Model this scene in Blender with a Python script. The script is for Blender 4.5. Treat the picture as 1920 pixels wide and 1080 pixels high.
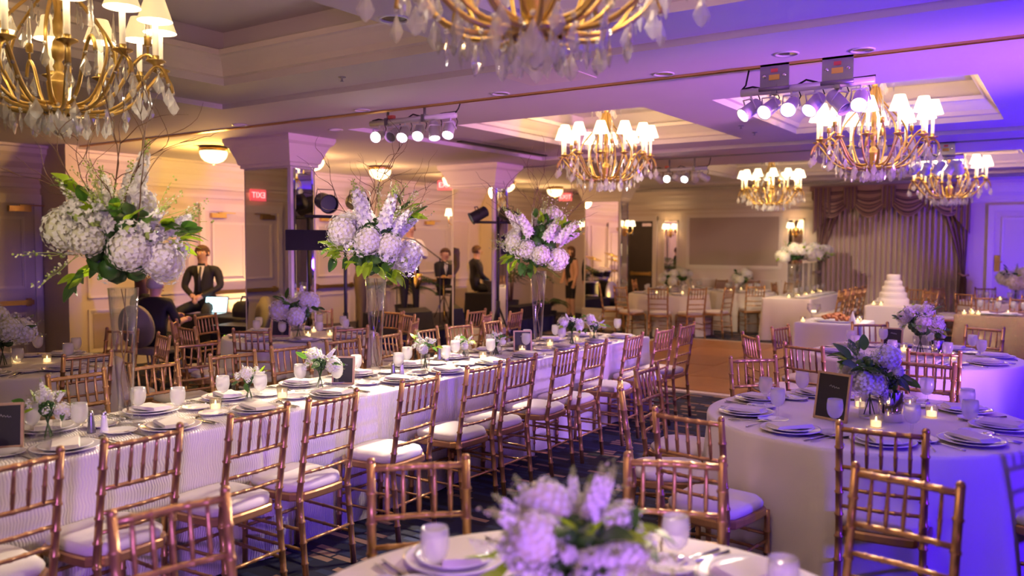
import bpy, math, random
from mathutils import Vector, Matrix, Quaternion
from math import pi, sin, cos, radians as R

for o in list(bpy.data.objects): bpy.data.objects.remove(o)
S = bpy.context.scene
COL = S.collection

# ------------------------------------------------------------------ camera
EYE = Vector((0, 0, 1.70))
F_PX, YAW, PITCH, ROLL = 1559.5, 0.59628, -0.05292, 0.0035
fw = Vector((-sin(YAW) * cos(PITCH), cos(YAW) * cos(PITCH), sin(PITCH)))
rt0 = Vector((cos(YAW), sin(YAW), 0)); up0 = rt0.cross(fw)
rt = rt0 * cos(ROLL) + up0 * sin(ROLL); up = up0 * cos(ROLL) - rt0 * sin(ROLL)
cam = bpy.data.cameras.new('camera'); cam_ob = bpy.data.objects.new('camera', cam); COL.objects.link(cam_ob)
cam.sensor_width = 36; cam.lens = 36 * F_PX / 1920
m = Matrix((rt, up, -fw)).transposed().to_4x4(); m.translation = EYE
cam_ob.matrix_world = m
cam.clip_start = 0.05; cam.clip_end = 100
cam.dof.use_dof = True; cam.dof.focus_distance = 5.4; cam.dof.aperture_fstop = 1.5
S.camera = cam_ob
S.view_settings.view_transform = 'Standard'; S.view_settings.look = 'None'
S.view_settings.gamma = 1; S.view_settings.use_curve_mapping = False
S.view_settings.exposure = 0.58
cy = S.cycles
cy.max_bounces = 7; cy.diffuse_bounces = 3; cy.glossy_bounces = 4; cy.transmission_bounces = 7; cy.transparent_max_bounces = 14
cy.caustics_reflective = False; cy.caustics_refractive = False
cy.sample_clamp_indirect = 4.0; cy.use_denoising = True
w = bpy.data.worlds.new('world'); S.world = w; w.use_nodes = True
w.node_tree.nodes['Background'].inputs[0].default_value = (0.30, 0.2, 0.4, 1)
w.node_tree.nodes['Background'].inputs[1].default_value = 0.05

def lamp(kind, loc, energy, color, aim=None, size=None, cone=None, blend=0.5, parent=None, sizey=None):
    l = bpy.data.lights.new('lamp_light', kind); l.energy = energy; l.color = color
    if kind == 'AREA':
        l.size = size or 1
        l.spread = R(95)
        if sizey: l.shape = 'RECTANGLE'; l.size_y = sizey
    elif kind in ('POINT', 'SPOT'): l.shadow_soft_size = size or 0.05
    if kind == 'SPOT': l.spot_size = R(cone or 40); l.spot_blend = blend
    o = bpy.data.objects.new('lamp_light', l); COL.objects.link(o); o.location = loc
    if aim is not None: o.rotation_euler = (Vector(aim) - Vector(loc)).to_track_quat('-Z', 'Y').to_euler()
    if parent: o.parent = parent
    return o

ZC = 2.90          # ceiling border height
XL, YF, XR, YB = -10.9, 17.9, 5.6, -4.0
WARM = (1.0, 0.60, 0.27); SPOTC = (1.0, 0.80, 0.58)
BLUE = (0.06, 0.008, 1.0); VIO = (0.86, 0.28, 0.90); LAV = (0.56, 0.31, 1.0)
# coloured uplights standing along the right wall
for x, y, e in ((1.9, 2.6, 240), (1.7, 5.0, 480), (1.5, 7.8, 560), (1.4, 10.6, 420), (1.0, 13.4, 340)):
    lamp('SPOT', (x, y, 0.3), e, BLUE, (x - 1.5, y + 0.2, 2.95), 0.12, 84, 1.0)
lamp('SPOT', (0.9, 15.6, 0.4), 420, BLUE, (-0.5, 17.9, 2.0), 0.12, 80, .9)
# violet washes aimed from the right side into the room
lamp('SPOT', (2.0, -1.6, 1.8), 820, (0.46, 0.20, 1.0), (-3.7, 3.9, 0.3), 0.3, 33, 0.7)
lamp('SPOT', (4.8, 6.2, 1.5), 1500, LAV, (-3.7, 6.4, 0.25), 0.3, 20, 0.6)
lamp('SPOT', (4.8, 5.0, 0.5), 1900, VIO, (-3.6, 7.2, 2.9), 0.3, 36, 0.8)
lamp('SPOT', (3.5, -2.5, 0.5), 260, VIO, (-2.6, 4.2, 2.9), 0.3, 34, 0.8)
lamp('SPOT', (4.8, 11.0, 2.4), 330, VIO, (-8.5, 12.0, 1.6), 0.3, 30, 0.8)
lamp('SPOT', (4.8, 9.5, 2.4), 420, VIO, (-5.2, 17.9, 1.9), 0.3, 40, 0.8)
# blue side light on the two right tables
lamp('SPOT', (3.0, 3.6, 1.2), 460, BLUE, (-0.6, 4.7, 0.45), 0.15, 55, 0.7)
lamp('SPOT', (2.8, 6.6, 1.3), 380, BLUE, (-0.8, 7.8, 0.5), 0.15, 55, 0.7)
# unseen warm spots added to brighten the flowers and tables
lamp('SPOT', (-1.6, -1.2, 2.75), 260, SPOTC, (-4.0, 2.45, 1.6), 0.05, 24, 0.8)
lamp('SPOT', (-2.4, -1.2, 2.75), 60, SPOTC, (-4.0, 1.9, .8), 0.05, 24, 0.8)
lamp('SPOT', (-1.9, -1.2, 2.75), 420, SPOTC, (-4.02, 4.24, 1.6), 0.05, 14, 0.8)
lamp('SPOT', (-2.2, -1.2, 2.75), 900, SPOTC, (-3.96, 6.25, 1.7), 0.05, 9, 0.8)
lamp('SPOT', (-1.3, 2.2, 2.8), 25, SPOTC, (-1.1, 4.6, 0.8), 0.05, 40, 0.8)

# ------------------------------------------------------------------ materials
MATS = {}
def nodes_of(name):
    m = bpy.data.materials.new(name); m.use_nodes = True; MATS[name] = m
    nt = m.node_tree; return m, nt, nt.nodes['Principled BSDF'], nt.nodes['Material Output']
def mat(name, col, rough=0.6, metal=0.0, var=0.0, vscale=8, bump=0.0, bscale=60, trans=0.0, emit=None, estr=0, sheen=0, ior=1.5, objvar=0.0, coat=0.0):
    m, nt, b, out = nodes_of(name)
    b.inputs['Base Color'].default_value = (*col, 1); b.inputs['Roughness'].default_value = rough
    b.inputs['Metallic'].default_value = metal; b.inputs['Transmission Weight'].default_value = trans; b.inputs['IOR'].default_value = ior
    if sheen: b.inputs['Sheen Weight'].default_value = sheen
    if coat: b.inputs['Coat Weight'].default_value = coat
    if emit: b.inputs['Emission Color'].default_value = (*emit, 1); b.inputs['Emission Strength'].default_value = estr
    tc = nt.nodes.new('ShaderNodeTexCoord')
    if var or objvar:
        n = nt.nodes.new('ShaderNodeTexNoise'); n.inputs['Scale'].default_value = vscale; n.inputs['Detail'].default_value = 4
        nt.links.new(tc.outputs['Object'], n.inputs['Vector'])
        mp = nt.nodes.new('ShaderNodeMapRange'); mp.inputs[3].default_value = 1 - var; mp.inputs[4].default_value = 1 + var
        nt.links.new(n.outputs['Fac'], mp.inputs[0]); src = mp.outputs[0]
        if objvar:
            oi = nt.nodes.new('ShaderNodeObjectInfo'); m2 = nt.nodes.new('ShaderNodeMapRange')
            m2.inputs[3].default_value = 1 - objvar; m2.inputs[4].default_value = 1 + objvar
            nt.links.new(oi.outputs['Random'], m2.inputs[0])
            mu = nt.nodes.new('ShaderNodeMath'); mu.operation = 'MULTIPLY'
            nt.links.new(src, mu.inputs[0]); nt.links.new(m2.outputs[0], mu.inputs[1]); src = mu.outputs[0]
        hs = nt.nodes.new('ShaderNodeHueSaturation'); hs.inputs['Color'].default_value = (*col, 1)
        nt.links.new(src, hs.inputs['Value']); nt.links.new(hs.outputs[0], b.inputs['Base Color'])
    if bump:
        n2 = nt.nodes.new('ShaderNodeTexNoise'); n2.inputs['Scale'].default_value = bscale; n2.inputs['Detail'].default_value = 3
        nt.links.new(tc.outputs['Object'], n2.inputs['Vector'])
        bp = nt.nodes.new('ShaderNodeBump'); bp.inputs['Strength'].default_value = bump; bp.inputs['Distance'].default_value = 0.01
        nt.links.new(n2.outputs['Fac'], bp.inputs['Height']); nt.links.new(bp.outputs[0], b.inputs['Normal'])
    return m
mat('wall', (0.75, 0.635, 0.53), 0.75, var=0.04, vscale=3, bump=0.15, bscale=220)
mat('wallfabric', (0.46, 0.36, 0.30), 0.9, var=0.08, vscale=120, bump=0.3, bscale=260)
mat('trimpaint', (0.80, 0.71, 0.62), 0.5, var=0.02, vscale=4)
mat('ceiling', (0.72, 0.66, 0.64), 0.8, var=0.03, vscale=2, bump=0.05, bscale=120)
mat('doorpaint', (0.72, 0.62, 0.54), 0.5, var=0.03, vscale=3)
mat('darkdoor', (0.045, 0.028, 0.022), 0.45, var=0.2, vscale=6)
mat('gold', (0.50, 0.28, 0.12), 0.32, 0.6, var=0.12, vscale=30, objvar=0.10)
mat('cushion', (0.84, 0.77, 0.70), 0.8, var=0.03, vscale=10, bump=0.2, bscale=200, sheen=0.2)
mat('linen', (0.80, 0.73, 0.66), 0.75, var=0.03, vscale=6, bump=0.15, bscale=300, sheen=0.15)
mat('napkin', (0.74, 0.67, 0.62), 0.8, var=0.03, vscale=14, bump=0.2, bscale=300)
mat('china', (0.86, 0.84, 0.82), 0.15, coat=0.5, var=0.01)
mat('steel', (0.75, 0.73, 0.70), 0.16, 1.0, var=0.03)
mat('brass', (0.72, 0.47, 0.16), 0.28, 1.0, var=0.1, vscale=20)
mat('antique', (0.60, 0.41, 0.12), 0.36, 0.75, var=0.18, vscale=25)
mat('wax', (0.86, 0.78, 0.62), 0.5, emit=(1, 0.75, 0.4), estr=0.12)
mat('black', (0.012, 0.011, 0.013), 0.5, var=0.1)
mat('blackcloth', (0.010, 0.009, 0.011), 0.9, bump=0.4, bscale=40)
mat('navyskirt', (0.018, 0.020, 0.075), 0.85, var=0.15, vscale=20)
mat('greymetal', (0.30, 0.29, 0.33), 0.35, 0.7, var=0.1)
mat('whitemetal', (0.78, 0.76, 0.80), 0.35, 0.1, var=0.03)
mat('slate', (0.018, 0.016, 0.018), 0.6, var=0.3, vscale=30)
mat('chalk', (0.75, 0.72, 0.70), 0.9)
mat('framewood', (0.55, 0.36, 0.20), 0.5, var=0.15, vscale=40)
mat('skin', (0.62, 0.36, 0.25), 0.55, var=0.05)
mat('suit', (0.012, 0.011, 0.014), 0.8, var=0.15, vscale=60)
mat('shirt', (0.82, 0.80, 0.82), 0.8, var=0.02)
mat('olive', (0.14, 0.10, 0.05), 0.85, var=0.1, vscale=60)
mat('greyhair', (0.55, 0.51, 0.47), 0.7, var=0.2, vscale=80)
mat('brownhair', (0.10, 0.045, 0.02), 0.6, var=0.2, vscale=80)
mat('shoe', (0.01, 0.01, 0.01), 0.3)
mat('greyfabric', (0.33, 0.29, 0.26), 0.9, var=0.2, vscale=90)
mat('cakeicing', (0.86, 0.80, 0.74), 0.5, var=0.02)
mat('pastry', (0.45, 0.16, 0.05), 0.6, var=0.5, vscale=40)
mat('twig', (0.16, 0.085, 0.045), 0.7, var=0.2, vscale=50)
mat('curtain', (0.58, 0.46, 0.38), 0.85, var=0.05, bump=0.1, bscale=200)
mat('label_red', (0.75, 0.12, 0.10), 0.6)
mat('label_yellow', (0.85, 0.62, 0.08), 0.6)
mat('mirror', (0.90, 0.88, 0.86), 0.015, 1.0)
mat('waterglass', (0.96, 0.97, 0.97), 0.03, trans=1.0, ior=1.33)
mat('sequin', (0.70, 0.50, 0.26), 0.25, 0.9, var=0.7, vscale=160, bump=1.0, bscale=160)
mat('screen', (0.6, 0.8, 0.85), 0.4, emit=(0.55, 0.95, 1.0), estr=2.2)
mat('ledgreen', (0.3, 0.9, 0.1), 0.4, emit=(0.55, 1.0, 0.05), estr=2.5)
mat('exitred', (0.9, 0.5, 0.5), 0.4, emit=(1.0, 0.42, 0.42), estr=1.3)
mat('exitdim', (0.8, 0.1, 0.1), 0.4, emit=(1.0, 0.12, 0.14), estr=0.55)
mat('flame', (1, 0.8, 0.4), 0.5, emit=(1.0, 0.66, 0.24), estr=14)
mat('candle', (0.9, 0.8, 0.6), 0.5, emit=(1.0, 0.72, 0.36), estr=1.8)
mat('lens', (1, 1, 1), 0.3, emit=(1.0, 0.93, 0.82), estr=16)
mat('lensdim', (0.2, 0.2, 0.22), 0.1, 0.3)
mat('bowl', (0.9, 0.8, 0.6), 0.3, emit=(1.0, 0.72, 0.36), estr=2.0)
mat('shadefar', (0.9, 0.8, 0.6), 0.7, emit=(1.0, 0.80, 0.47), estr=2.3)
mat('shadenear', (0.88, 0.76, 0.52), 0.7, emit=(1.0, 0.70, 0.34), estr=0.55)
mat('shadeinside', (0.95, 0.9, 0.8), 0.7, emit=(1.0, 0.86, 0.60), estr=2.6)
mat('drumgold', (0.75, 0.55, 0.18), 0.2, 1.0)
mat('uplit', (0.9, 0.8, 0.2), 0.5, emit=(1.0, 0.72, 0.12), estr=3.0)

def thin(name, col, a, gloss_rough=0.04, diff=None):
    """thin see-through glass: transparent + glossy, optionally milky"""
    m, nt, b, out = nodes_of(name); nt.nodes.remove(b)
    t = nt.nodes.new('ShaderNodeBsdfTransparent'); t.inputs[0].default_value = (*col, 1)
    g = nt.nodes.new('ShaderNodeBsdfGlossy'); g.inputs['Roughness'].default_value = gloss_rough
    fr = nt.nodes.new('ShaderNodeLayerWeight'); fr.inputs[0].default_value = a
    mx = nt.nodes.new('ShaderNodeMixShader')
    first = t.outputs[0]
    if diff:
        d = nt.nodes.new('ShaderNodeBsdfDiffuse'); d.inputs[0].default_value = (*diff[:3], 1)
        tl = nt.nodes.new('ShaderNodeBsdfTranslucent'); tl.inputs[0].default_value = (*diff[:3], 1)
        ad = nt.nodes.new('ShaderNodeMixShader'); ad.inputs[0].default_value = 0.5
        nt.links.new(d.outputs[0], ad.inputs[1]); nt.links.new(tl.outputs[0], ad.inputs[2])
        m1 = nt.nodes.new('ShaderNodeMixShader'); m1.inputs[0].default_value = diff[3]
        nt.links.new(t.outputs[0], m1.inputs[1]); nt.links.new(ad.outputs[0], m1.inputs[2]); first = m1.outputs[0]
    nt.links.new(fr.outputs['Facing'], mx.inputs[0]); nt.links.new(first, mx.inputs[1]); nt.links.new(g.outputs[0], mx.inputs[2])
    nt.links.new(mx.outputs[0], out.inputs[0]); return m
def leafy(name, col, tl=.35, rough=.5, var=.15, objvar=.2, tcol=None):
    m = mat(name, col, rough, var=var, vscale=14, objvar=objvar); nt = m.node_tree; b = nt.nodes['Principled BSDF']; out = nt.nodes['Material Output']
    t = nt.nodes.new('ShaderNodeBsdfTranslucent'); t.inputs[0].default_value = (*(tcol or col), 1); mx = nt.nodes.new('ShaderNodeMixShader'); mx.inputs[0].default_value = tl
    nt.links.new(b.outputs[0], mx.inputs[1]); nt.links.new(t.outputs[0], mx.inputs[2]); nt.links.new(mx.outputs[0], out.inputs[0])
leafy('petal', (0.90, 0.88, 0.85), .3, .7, .05, .05); leafy('cream', (0.84, 0.82, 0.60), .3, .7, .06, .06); leafy('bud', (0.45, 0.56, 0.15), .3, .6)
leafy('leafdark', (0.04, 0.115, 0.02), .3, .4, .25, .35, (.10, .26, .02)); leafy('leaflight', (0.30, 0.47, 0.025), .45, .45, .15, .25, (.5, .8, .03)); leafy('palmleaf', (0.04, 0.09, 0.025), .25, .5)
thin('crystal', (0.98, 0.98, 0.98), 0.44, 0.05, (0.97, 0.96, 0.94, 0.30))
thin('glass', (0.985, 0.985, 0.985), 0.2)
thin('frosted', (0.97, 0.97, 0.97), 0.14, 0.15, (0.93, 0.92, 0.90, 0.5))
thin('votive', (0.98, 0.95, 0.9), 0.25, 0.05, (0.9, 0.8, 0.6, 0.12))

def nlink(nt, *pairs):
    for a, b in pairs: nt.links.new(a, b)
def math_(nt, op, a, b=None):
    n = nt.nodes.new('ShaderNodeMath'); n.operation = op
    for i, v in enumerate((a, b)):
        if v is None: continue
        if isinstance(v, (int, float)): n.inputs[i].default_value = v
        else: nt.links.new(v, n.inputs[i])
    return n.outputs[0]
# navy carpet with staggered tan and blue dashes
def carpet():
    m, nt, b, out = nodes_of('carpet'); b.inputs['Roughness'].default_value = 0.95
    tc = nt.nodes.new('ShaderNodeTexCoord'); sx = nt.nodes.new('ShaderNodeSeparateXYZ'); nt.links.new(tc.outputs['Object'], sx.inputs[0])
    row = math_(nt, 'MULTIPLY', sx.outputs['Y'], 1 / 0.062); fr = math_(nt, 'FLOOR', row); ry = math_(nt, 'SUBTRACT', row, fr)
    wn = nt.nodes.new('ShaderNodeTexWhiteNoise'); wn.noise_dimensions = '1D'; nt.links.new(fr, wn.inputs['W'])
    cx = math_(nt, 'ADD', math_(nt, 'MULTIPLY', sx.outputs['X'], 1 / 0.17), math_(nt, 'MULTIPLY', wn.outputs['Value'], 3.0))
    fc = math_(nt, 'FLOOR', cx); rx = math_(nt, 'SUBTRACT', cx, fc)
    cmb = nt.nodes.new('ShaderNodeCombineXYZ'); nlink(nt, (fc, cmb.inputs[0]), (fr, cmb.inputs[1]))
    wc = nt.nodes.new('ShaderNodeTexWhiteNoise'); wc.noise_dimensions = '2D'; nt.links.new(cmb.outputs[0], wc.inputs['Vector'])
    ramp = nt.nodes.new('ShaderNodeValToRGB'); ramp.color_ramp.interpolation = 'CONSTANT'
    e = ramp.color_ramp.elements; e[0].position = 0; e[0].color = (0.010, 0.013, 0.040, 1); e[1].position = 0.30; e[1].color = (0.020, 0.030, 0.085, 1)
    for p, c in ((0.58, (0.006, 0.007, 0.014, 1)), (0.79, (0.33, 0.20, 0.14, 1)), (0.94, (0.028, 0.04, 0.11, 1))):
        k = e.new(p); k.color = c
    nt.links.new(wc.outputs['Value'], ramp.inputs[0])
    msk = math_(nt, 'MULTIPLY', math_(nt, 'GREATER_THAN', ry, 0.28), math_(nt, 'GREATER_THAN', rx, 0.10))
    mix = nt.nodes.new('ShaderNodeMix'); mix.data_type = 'RGBA'; mix.inputs[6].default_value = (0.010, 0.013, 0.036, 1)
    nlink(nt, (msk, mix.inputs[0]), (ramp.outputs[0], mix.inputs[7]), (mix.outputs[2], b.inputs['Base Color']))
    n = nt.nodes.new('ShaderNodeTexNoise'); n.inputs['Scale'].default_value = 350; nt.links.new(tc.outputs['Object'], n.inputs['Vector'])
    bp = nt.nodes.new('ShaderNodeBump'); bp.inputs['Strength'].default_value = 0.4; bp.inputs['Distance'].default_value = 0.005
    nlink(nt, (n.outputs['Fac'], bp.inputs['Height']), (bp.outputs[0], b.inputs['Normal']))
carpet()
def wood():
    m, nt, b, out = nodes_of('parquet'); b.inputs['Roughness'].default_value = 0.32
    tc = nt.nodes.new('ShaderNodeTexCoord'); mp = nt.nodes.new('ShaderNodeMapping'); mp.inputs['Scale'].default_value = (2, 26, 2)
    n = nt.nodes.new('ShaderNodeTexNoise'); n.inputs['Scale'].default_value = 2.5; n.inputs['Detail'].default_value = 6
    r = nt.nodes.new('ShaderNodeValToRGB'); r.color_ramp.elements[0].color = (0.30, 0.115, 0.035, 1); r.color_ramp.elements[1].color = (0.52, 0.24, 0.085, 1)
    r.color_ramp.elements[0].position = 0.3; r.color_ramp.elements[1].position = 0.7
    oi = nt.nodes.new('ShaderNodeObjectInfo'); hs = nt.nodes.new('ShaderNodeHueSaturation')
    mr = nt.nodes.new('ShaderNodeMapRange'); mr.inputs[3].default_value = 0.9; mr.inputs[4].default_value = 1.08
    nlink(nt, (tc.outputs['Object'], mp.inputs[0]), (mp.outputs[0], n.inputs['Vector']), (n.outputs['Fac'], r.inputs[0]), (r.outputs[0], hs.inputs['Color']),
          (oi.outputs['Random'], mr.inputs[0]), (mr.outputs[0], hs.inputs['Value']), (hs.outputs[0], b.inputs['Base Color']))
wood()
def zigzag():
    """crinkled pintuck satin: vertical zig-zag relief"""
    m, nt, b, out = nodes_of('pintuck'); b.inputs['Base Color'].default_value = (0.80, 0.74, 0.70, 1); b.inputs['Roughness'].default_value = 0.42
    b.inputs['Sheen Weight'].default_value = 0.2
    tc = nt.nodes.new('ShaderNodeTexCoord'); sx = nt.nodes.new('ShaderNodeSeparateXYZ'); nt.links.new(tc.outputs['Object'], sx.inputs[0])
    zz = math_(nt, 'MULTIPLY', math_(nt, 'PINGPONG', math_(nt, 'ADD', sx.outputs['Z'], math_(nt, 'MULTIPLY', sx.outputs['X'], 0.9)), 0.045), 0.16)
    n = nt.nodes.new('ShaderNodeTexNoise'); n.inputs['Scale'].default_value = 5; nt.links.new(tc.outputs['Object'], n.inputs['Vector'])
    ph = math_(nt, 'ADD', math_(nt, 'ADD', math_(nt, 'ADD', sx.outputs['Y'], math_(nt, 'MULTIPLY', sx.outputs['X'], 0.35)), zz), math_(nt, 'MULTIPLY', n.outputs['Fac'], 0.05))
    h = math_(nt, 'POWER', math_(nt, 'ABSOLUTE', math_(nt, 'SINE', math_(nt, 'MULTIPLY', ph, pi / 0.0135))), 0.7)
    bp = nt.nodes.new('ShaderNodeBump'); bp.inputs['Strength'].default_value = 0.5; bp.inputs['Distance'].default_value = 0.006
    nlink(nt, (h, bp.inputs['Height']), (bp.outputs[0], b.inputs['Normal']))
zigzag()
def stripes():
    m, nt, b, out = nodes_of('stripe'); b.inputs['Roughness'].default_value = 0.6
    uv = nt.nodes.new('ShaderNodeUVMap'); sx = nt.nodes.new('ShaderNodeSeparateXYZ'); nt.links.new(uv.outputs[0], sx.inputs[0])
    f = math_(nt, 'FRACT', math_(nt, 'MULTIPLY', sx.outputs[0], 1.0))
    r = nt.nodes.new('ShaderNodeValToRGB'); r.color_ramp.interpolation = 'CONSTANT'; e = r.color_ramp.elements
    e[0].color = (0.36, 0.22, 0.17, 1); e[1].position = 0.42; e[1].color = (0.07, 0.035, 0.045, 1)
    k = e.new(0.6); k.color = (0.26, 0.14, 0.12, 1); k = e.new(0.8); k.color = (0.10, 0.05, 0.06, 1)
    nlink(nt, (f, r.inputs[0]), (r.outputs[0], b.inputs['Base Color']))
stripes()

# ------------------------------------------------------------------ mesh helpers
class MB:
    def __init__(s): s.v = []; s.f = []; s.m = []; s.uv = None
    def add(s, v, f, mi=0):
        n = len(s.v); s.v += [tuple(p) for p in v]; s.f += [tuple(i + n for i in q) for q in f]; s.m += [mi] * len(f); return s
    def box(s, c, d, mi=0, rz=0.0, M=None):
        x, y, z = d[0] / 2, d[1] / 2, d[2] / 2
        vs = [Vector((a * x, b * y, g * z)) for g in (-1, 1) for b in (-1, 1) for a in (-1, 1)]
        if M is not None: vs = [M @ p for p in vs]
        if rz: vs = [Matrix.Rotation(rz, 3, 'Z') @ p for p in vs]
        c = Vector(c)
        return s.add([p + c for p in vs], [(0, 2, 3, 1), (4, 5, 7, 6), (0, 1, 5, 4), (2, 6, 7, 3), (0, 4, 6, 2), (1, 3, 7, 5)], mi)
    def bbox(s, a, b, mi=0): return s.box([(p + q) / 2 for p, q in zip(a, b)], [abs(q - p) for p, q in zip(a, b)], mi)
    def tube(s, pts, rad, n=8, mi=0, cap=True, flat=1.0):
        pts = [Vector(p) for p in pts]; k = len(pts)
        if not isinstance(rad, (list, tuple)): rad = [rad] * k
        t0 = (pts[1] - pts[0]).normalized(); a = t0.orthogonal().normalized()
        vs, fs = [], []
        for i, p in enumerate(pts):
            t = (pts[min(i + 1, k - 1)] - pts[max(i - 1, 0)])
            t = t.normalized() if t.length > 1e-9 else t0
            a = (a - t * a.dot(t)); a = a.normalized() if a.length > 1e-6 else t.orthogonal().normalized(); b = t.cross(a)
            for j in range(n):
                an = 2 * pi * j / n; vs.append(p + (a * cos(an) + b * sin(an) * flat) * rad[i])
        for i in range(k - 1):
            for j in range(n): fs.append((i * n + j, i * n + (j + 1) % n, (i + 1) * n + (j + 1) % n, (i + 1) * n + j))
        if cap: fs.append(tuple(range(n - 1, -1, -1))); fs.append(tuple((k - 1) * n + j for j in range(n)))
        return s.add(vs, fs, mi)
    def lathe(s, prof, n=16, c=(0, 0, 0), mi=0, fold=None, capb=False, capt=False):
        vs, fs = [], []
        for i, (r, z) in enumerate(prof):
            for j in range(n):
                an = 2 * pi * j / n; rr = r + (fold(i, an) if fold else 0)
                vs.append((c[0] + rr * cos(an), c[1] + rr * sin(an), c[2] + z))
        for i in range(len(prof) - 1):
            for j in range(n): fs.append((i * n + j, i * n + (j + 1) % n, (i + 1) * n + (j + 1) % n, (i + 1) * n + j))
        if capb: fs.append(tuple(range(n - 1, -1, -1)))
        if capt: fs.append(tuple((len(prof) - 1) * n + j for j in range(n)))
        return s.add(vs, fs, mi)
    def ball(s, c, r, n=10, k=6, mi=0, sq=(1, 1, 1)):
        vs = [(c[0], c[1], c[2] - r * sq[2])]
        for i in range(1, k):
            ph = -pi / 2 + pi * i / k
            for j in range(n):
                an = 2 * pi * j / n; vs.append((c[0] + r * sq[0] * cos(ph) * cos(an), c[1] + r * sq[1] * cos(ph) * sin(an), c[2] + r * sq[2] * sin(ph)))
        vs.append((c[0], c[1], c[2] + r * sq[2])); L = len(vs) - 1; fs = []
        for j in range(n): fs.append((0, 1 + (j + 1) % n, 1 + j)); fs.append((L, L - n + j, L - n + (j + 1) % n))
        for i in range(k - 2):
            for j in range(n): a = 1 + i * n; fs.append((a + j, a + (j + 1) % n, a + n + (j + 1) % n, a + n + j))
        return s.add(vs, fs, mi)
    def grid(s, fn, nu, nv, mi=0, uv=None):
        vs = [fn(i / nu, j / nv) for j in range(nv + 1) for i in range(nu + 1)]
        fs = [(j * (nu + 1) + i, j * (nu + 1) + i + 1, (j + 1) * (nu + 1) + i + 1, (j + 1) * (nu + 1) + i) for j in range(nv) for i in range(nu)]
        if uv is not None:
            s.uv = (s.uv or []) + [uv(i / nu, j / nv) for j in range(nv + 1) for i in range(nu + 1)]
        return s.add(vs, fs, mi)
    def loops(s, rings, mi=0, capb=True, capt=True):
        n = len(rings[0]); vs = [p for r in rings for p in r]
        fs = [(i * n + j, i * n + (j + 1) % n, (i + 1) * n + (j + 1) % n, (i + 1) * n + j) for i in range(len(rings) - 1) for j in range(n)]
        if capb: fs.append(tuple(range(n - 1, -1, -1)))
        if capt: fs.append(tuple((len(rings) - 1) * n + j for j in range(n)))
        return s.add(vs, fs, mi)
    def prism(s, pts, h0, h1, mi=0):
        return s.loops([[(x, y, h0) for x, y in pts], [(x, y, h1) for x, y in pts]], mi)
    def mesh(s, name, mats, smooth=True):
        me = bpy.data.meshes.new(name); me.from_pydata(s.v, [], s.f)
        for q in ([mats] if isinstance(mats, str) else mats): me.materials.append(MATS[q])
        me.polygons.foreach_set('material_index', s.m)
        me.polygons.foreach_set('use_smooth', [bool(smooth)] * len(s.f))
        if s.uv:
            l = me.uv_layers.new(name='UVMap')
            for lp in me.loops: l.data[lp.index].uv = s.uv[lp.vertex_index]
        me.update(); return me
    def build(s, name, mats, parent=None, smooth=True, **k):
        return put(name, s.mesh(name, mats, smooth), parent, **k)

def put(name, me, parent=None, loc=(0, 0, 0), rot=None, quat=None, scale=None):
    o = bpy.data.objects.new(name, me); COL.objects.link(o); o.location = loc
    if parent: o.parent = parent
    if rot: o.rotation_euler = rot
    if quat is not None: o.rotation_mode = 'QUATERNION'; o.rotation_quaternion = quat
    if scale is not None: o.scale = (scale,) * 3 if isinstance(scale, (int, float)) else scale
    return o
def tag(o, label=None, cat=None, group=None, kind=None):
    if label: o['label'] = label
    if cat: o['category'] = cat
    if group: o['group'] = group
    if kind: o['kind'] = kind
    return o
def thing(name, label, cat, loc=(0, 0, 0), rz=0, group=None):
    o = bpy.data.objects.new(name, None); COL.objects.link(o); o.empty_display_size = 0.1
    o.location = loc; o.rotation_euler = (0, 0, rz); return tag(o, label, cat, group)
KIDS = {}
def kids(o):
    if o.name not in KIDS: KIDS[o.name] = [(c, list(c.children)) for c in o.children]
    return KIDS[o.name]
def dup(o, loc, rz=0, label=None, group=None, scale=None):
    r = o.copy(); COL.objects.link(r); r.location = loc; r.rotation_euler = (0, 0, rz)
    if scale: r.scale = (scale,) * 3
    for c, gs in kids(o):
        d = c.copy(); COL.objects.link(d); d.parent = r
        for g in gs:
            e = g.copy(); COL.objects.link(e); e.parent = d
    return tag(r, label, None, group)
def struct(o): o['kind'] = 'structure'; return o

ORD = 'first second third fourth fifth sixth seventh eighth ninth tenth eleventh twelfth thirteenth fourteenth fifteenth sixteenth seventeenth eighteenth nineteenth twentieth twenty-first twenty-second twenty-third twenty-fourth twenty-fifth twenty-sixth twenty-seventh twenty-eighth'.split()
REG = {}
def reg(key, o, order=None):
    """collects look-alikes of one place; finish() numbers them across the picture or along ORDER"""
    p = o.location - EYE
    REG.setdefault(key, []).append((order if order is not None else p.dot(rt) / max(p.dot(fw), .1), o)); return o
def finish():
    for (base, how), L in REG.items():
        L.sort(key=lambda q: q[0])
        for i, (_k, o) in enumerate(L):
            o['label'] = f'{base}, {ORD[i]} {how}' if len(L) > 1 else f'{base}, {how.split("|")[-1]}'
            o['label'] = o['label'].replace('|', ' ')

# ------------------------------------------------------------------ room shell
struct(MB().bbox((XL - .3, YB - .3, -0.1), (XR + .3, YF + .3, 0)).build('floor', 'carpet', smooth=False))
struct(MB().bbox((XL - .2, YB, 0), (XL, YF, 3.6)).build('wall_left', 'wall', smooth=False))
struct(MB().bbox((XL, YF, 0), (XR, YF + .2, 3.6)).build('wall_far', 'wall', smooth=False))
struct(MB().bbox((XR, YB, 0), (XR + .2, YF, 3.6)).build('wall_right', 'wall', smooth=False))
struct(MB().bbox((XL, YB - .2, 0), (XR, YB, 3.6)).build('wall_near', 'wall', smooth=False))
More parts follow.
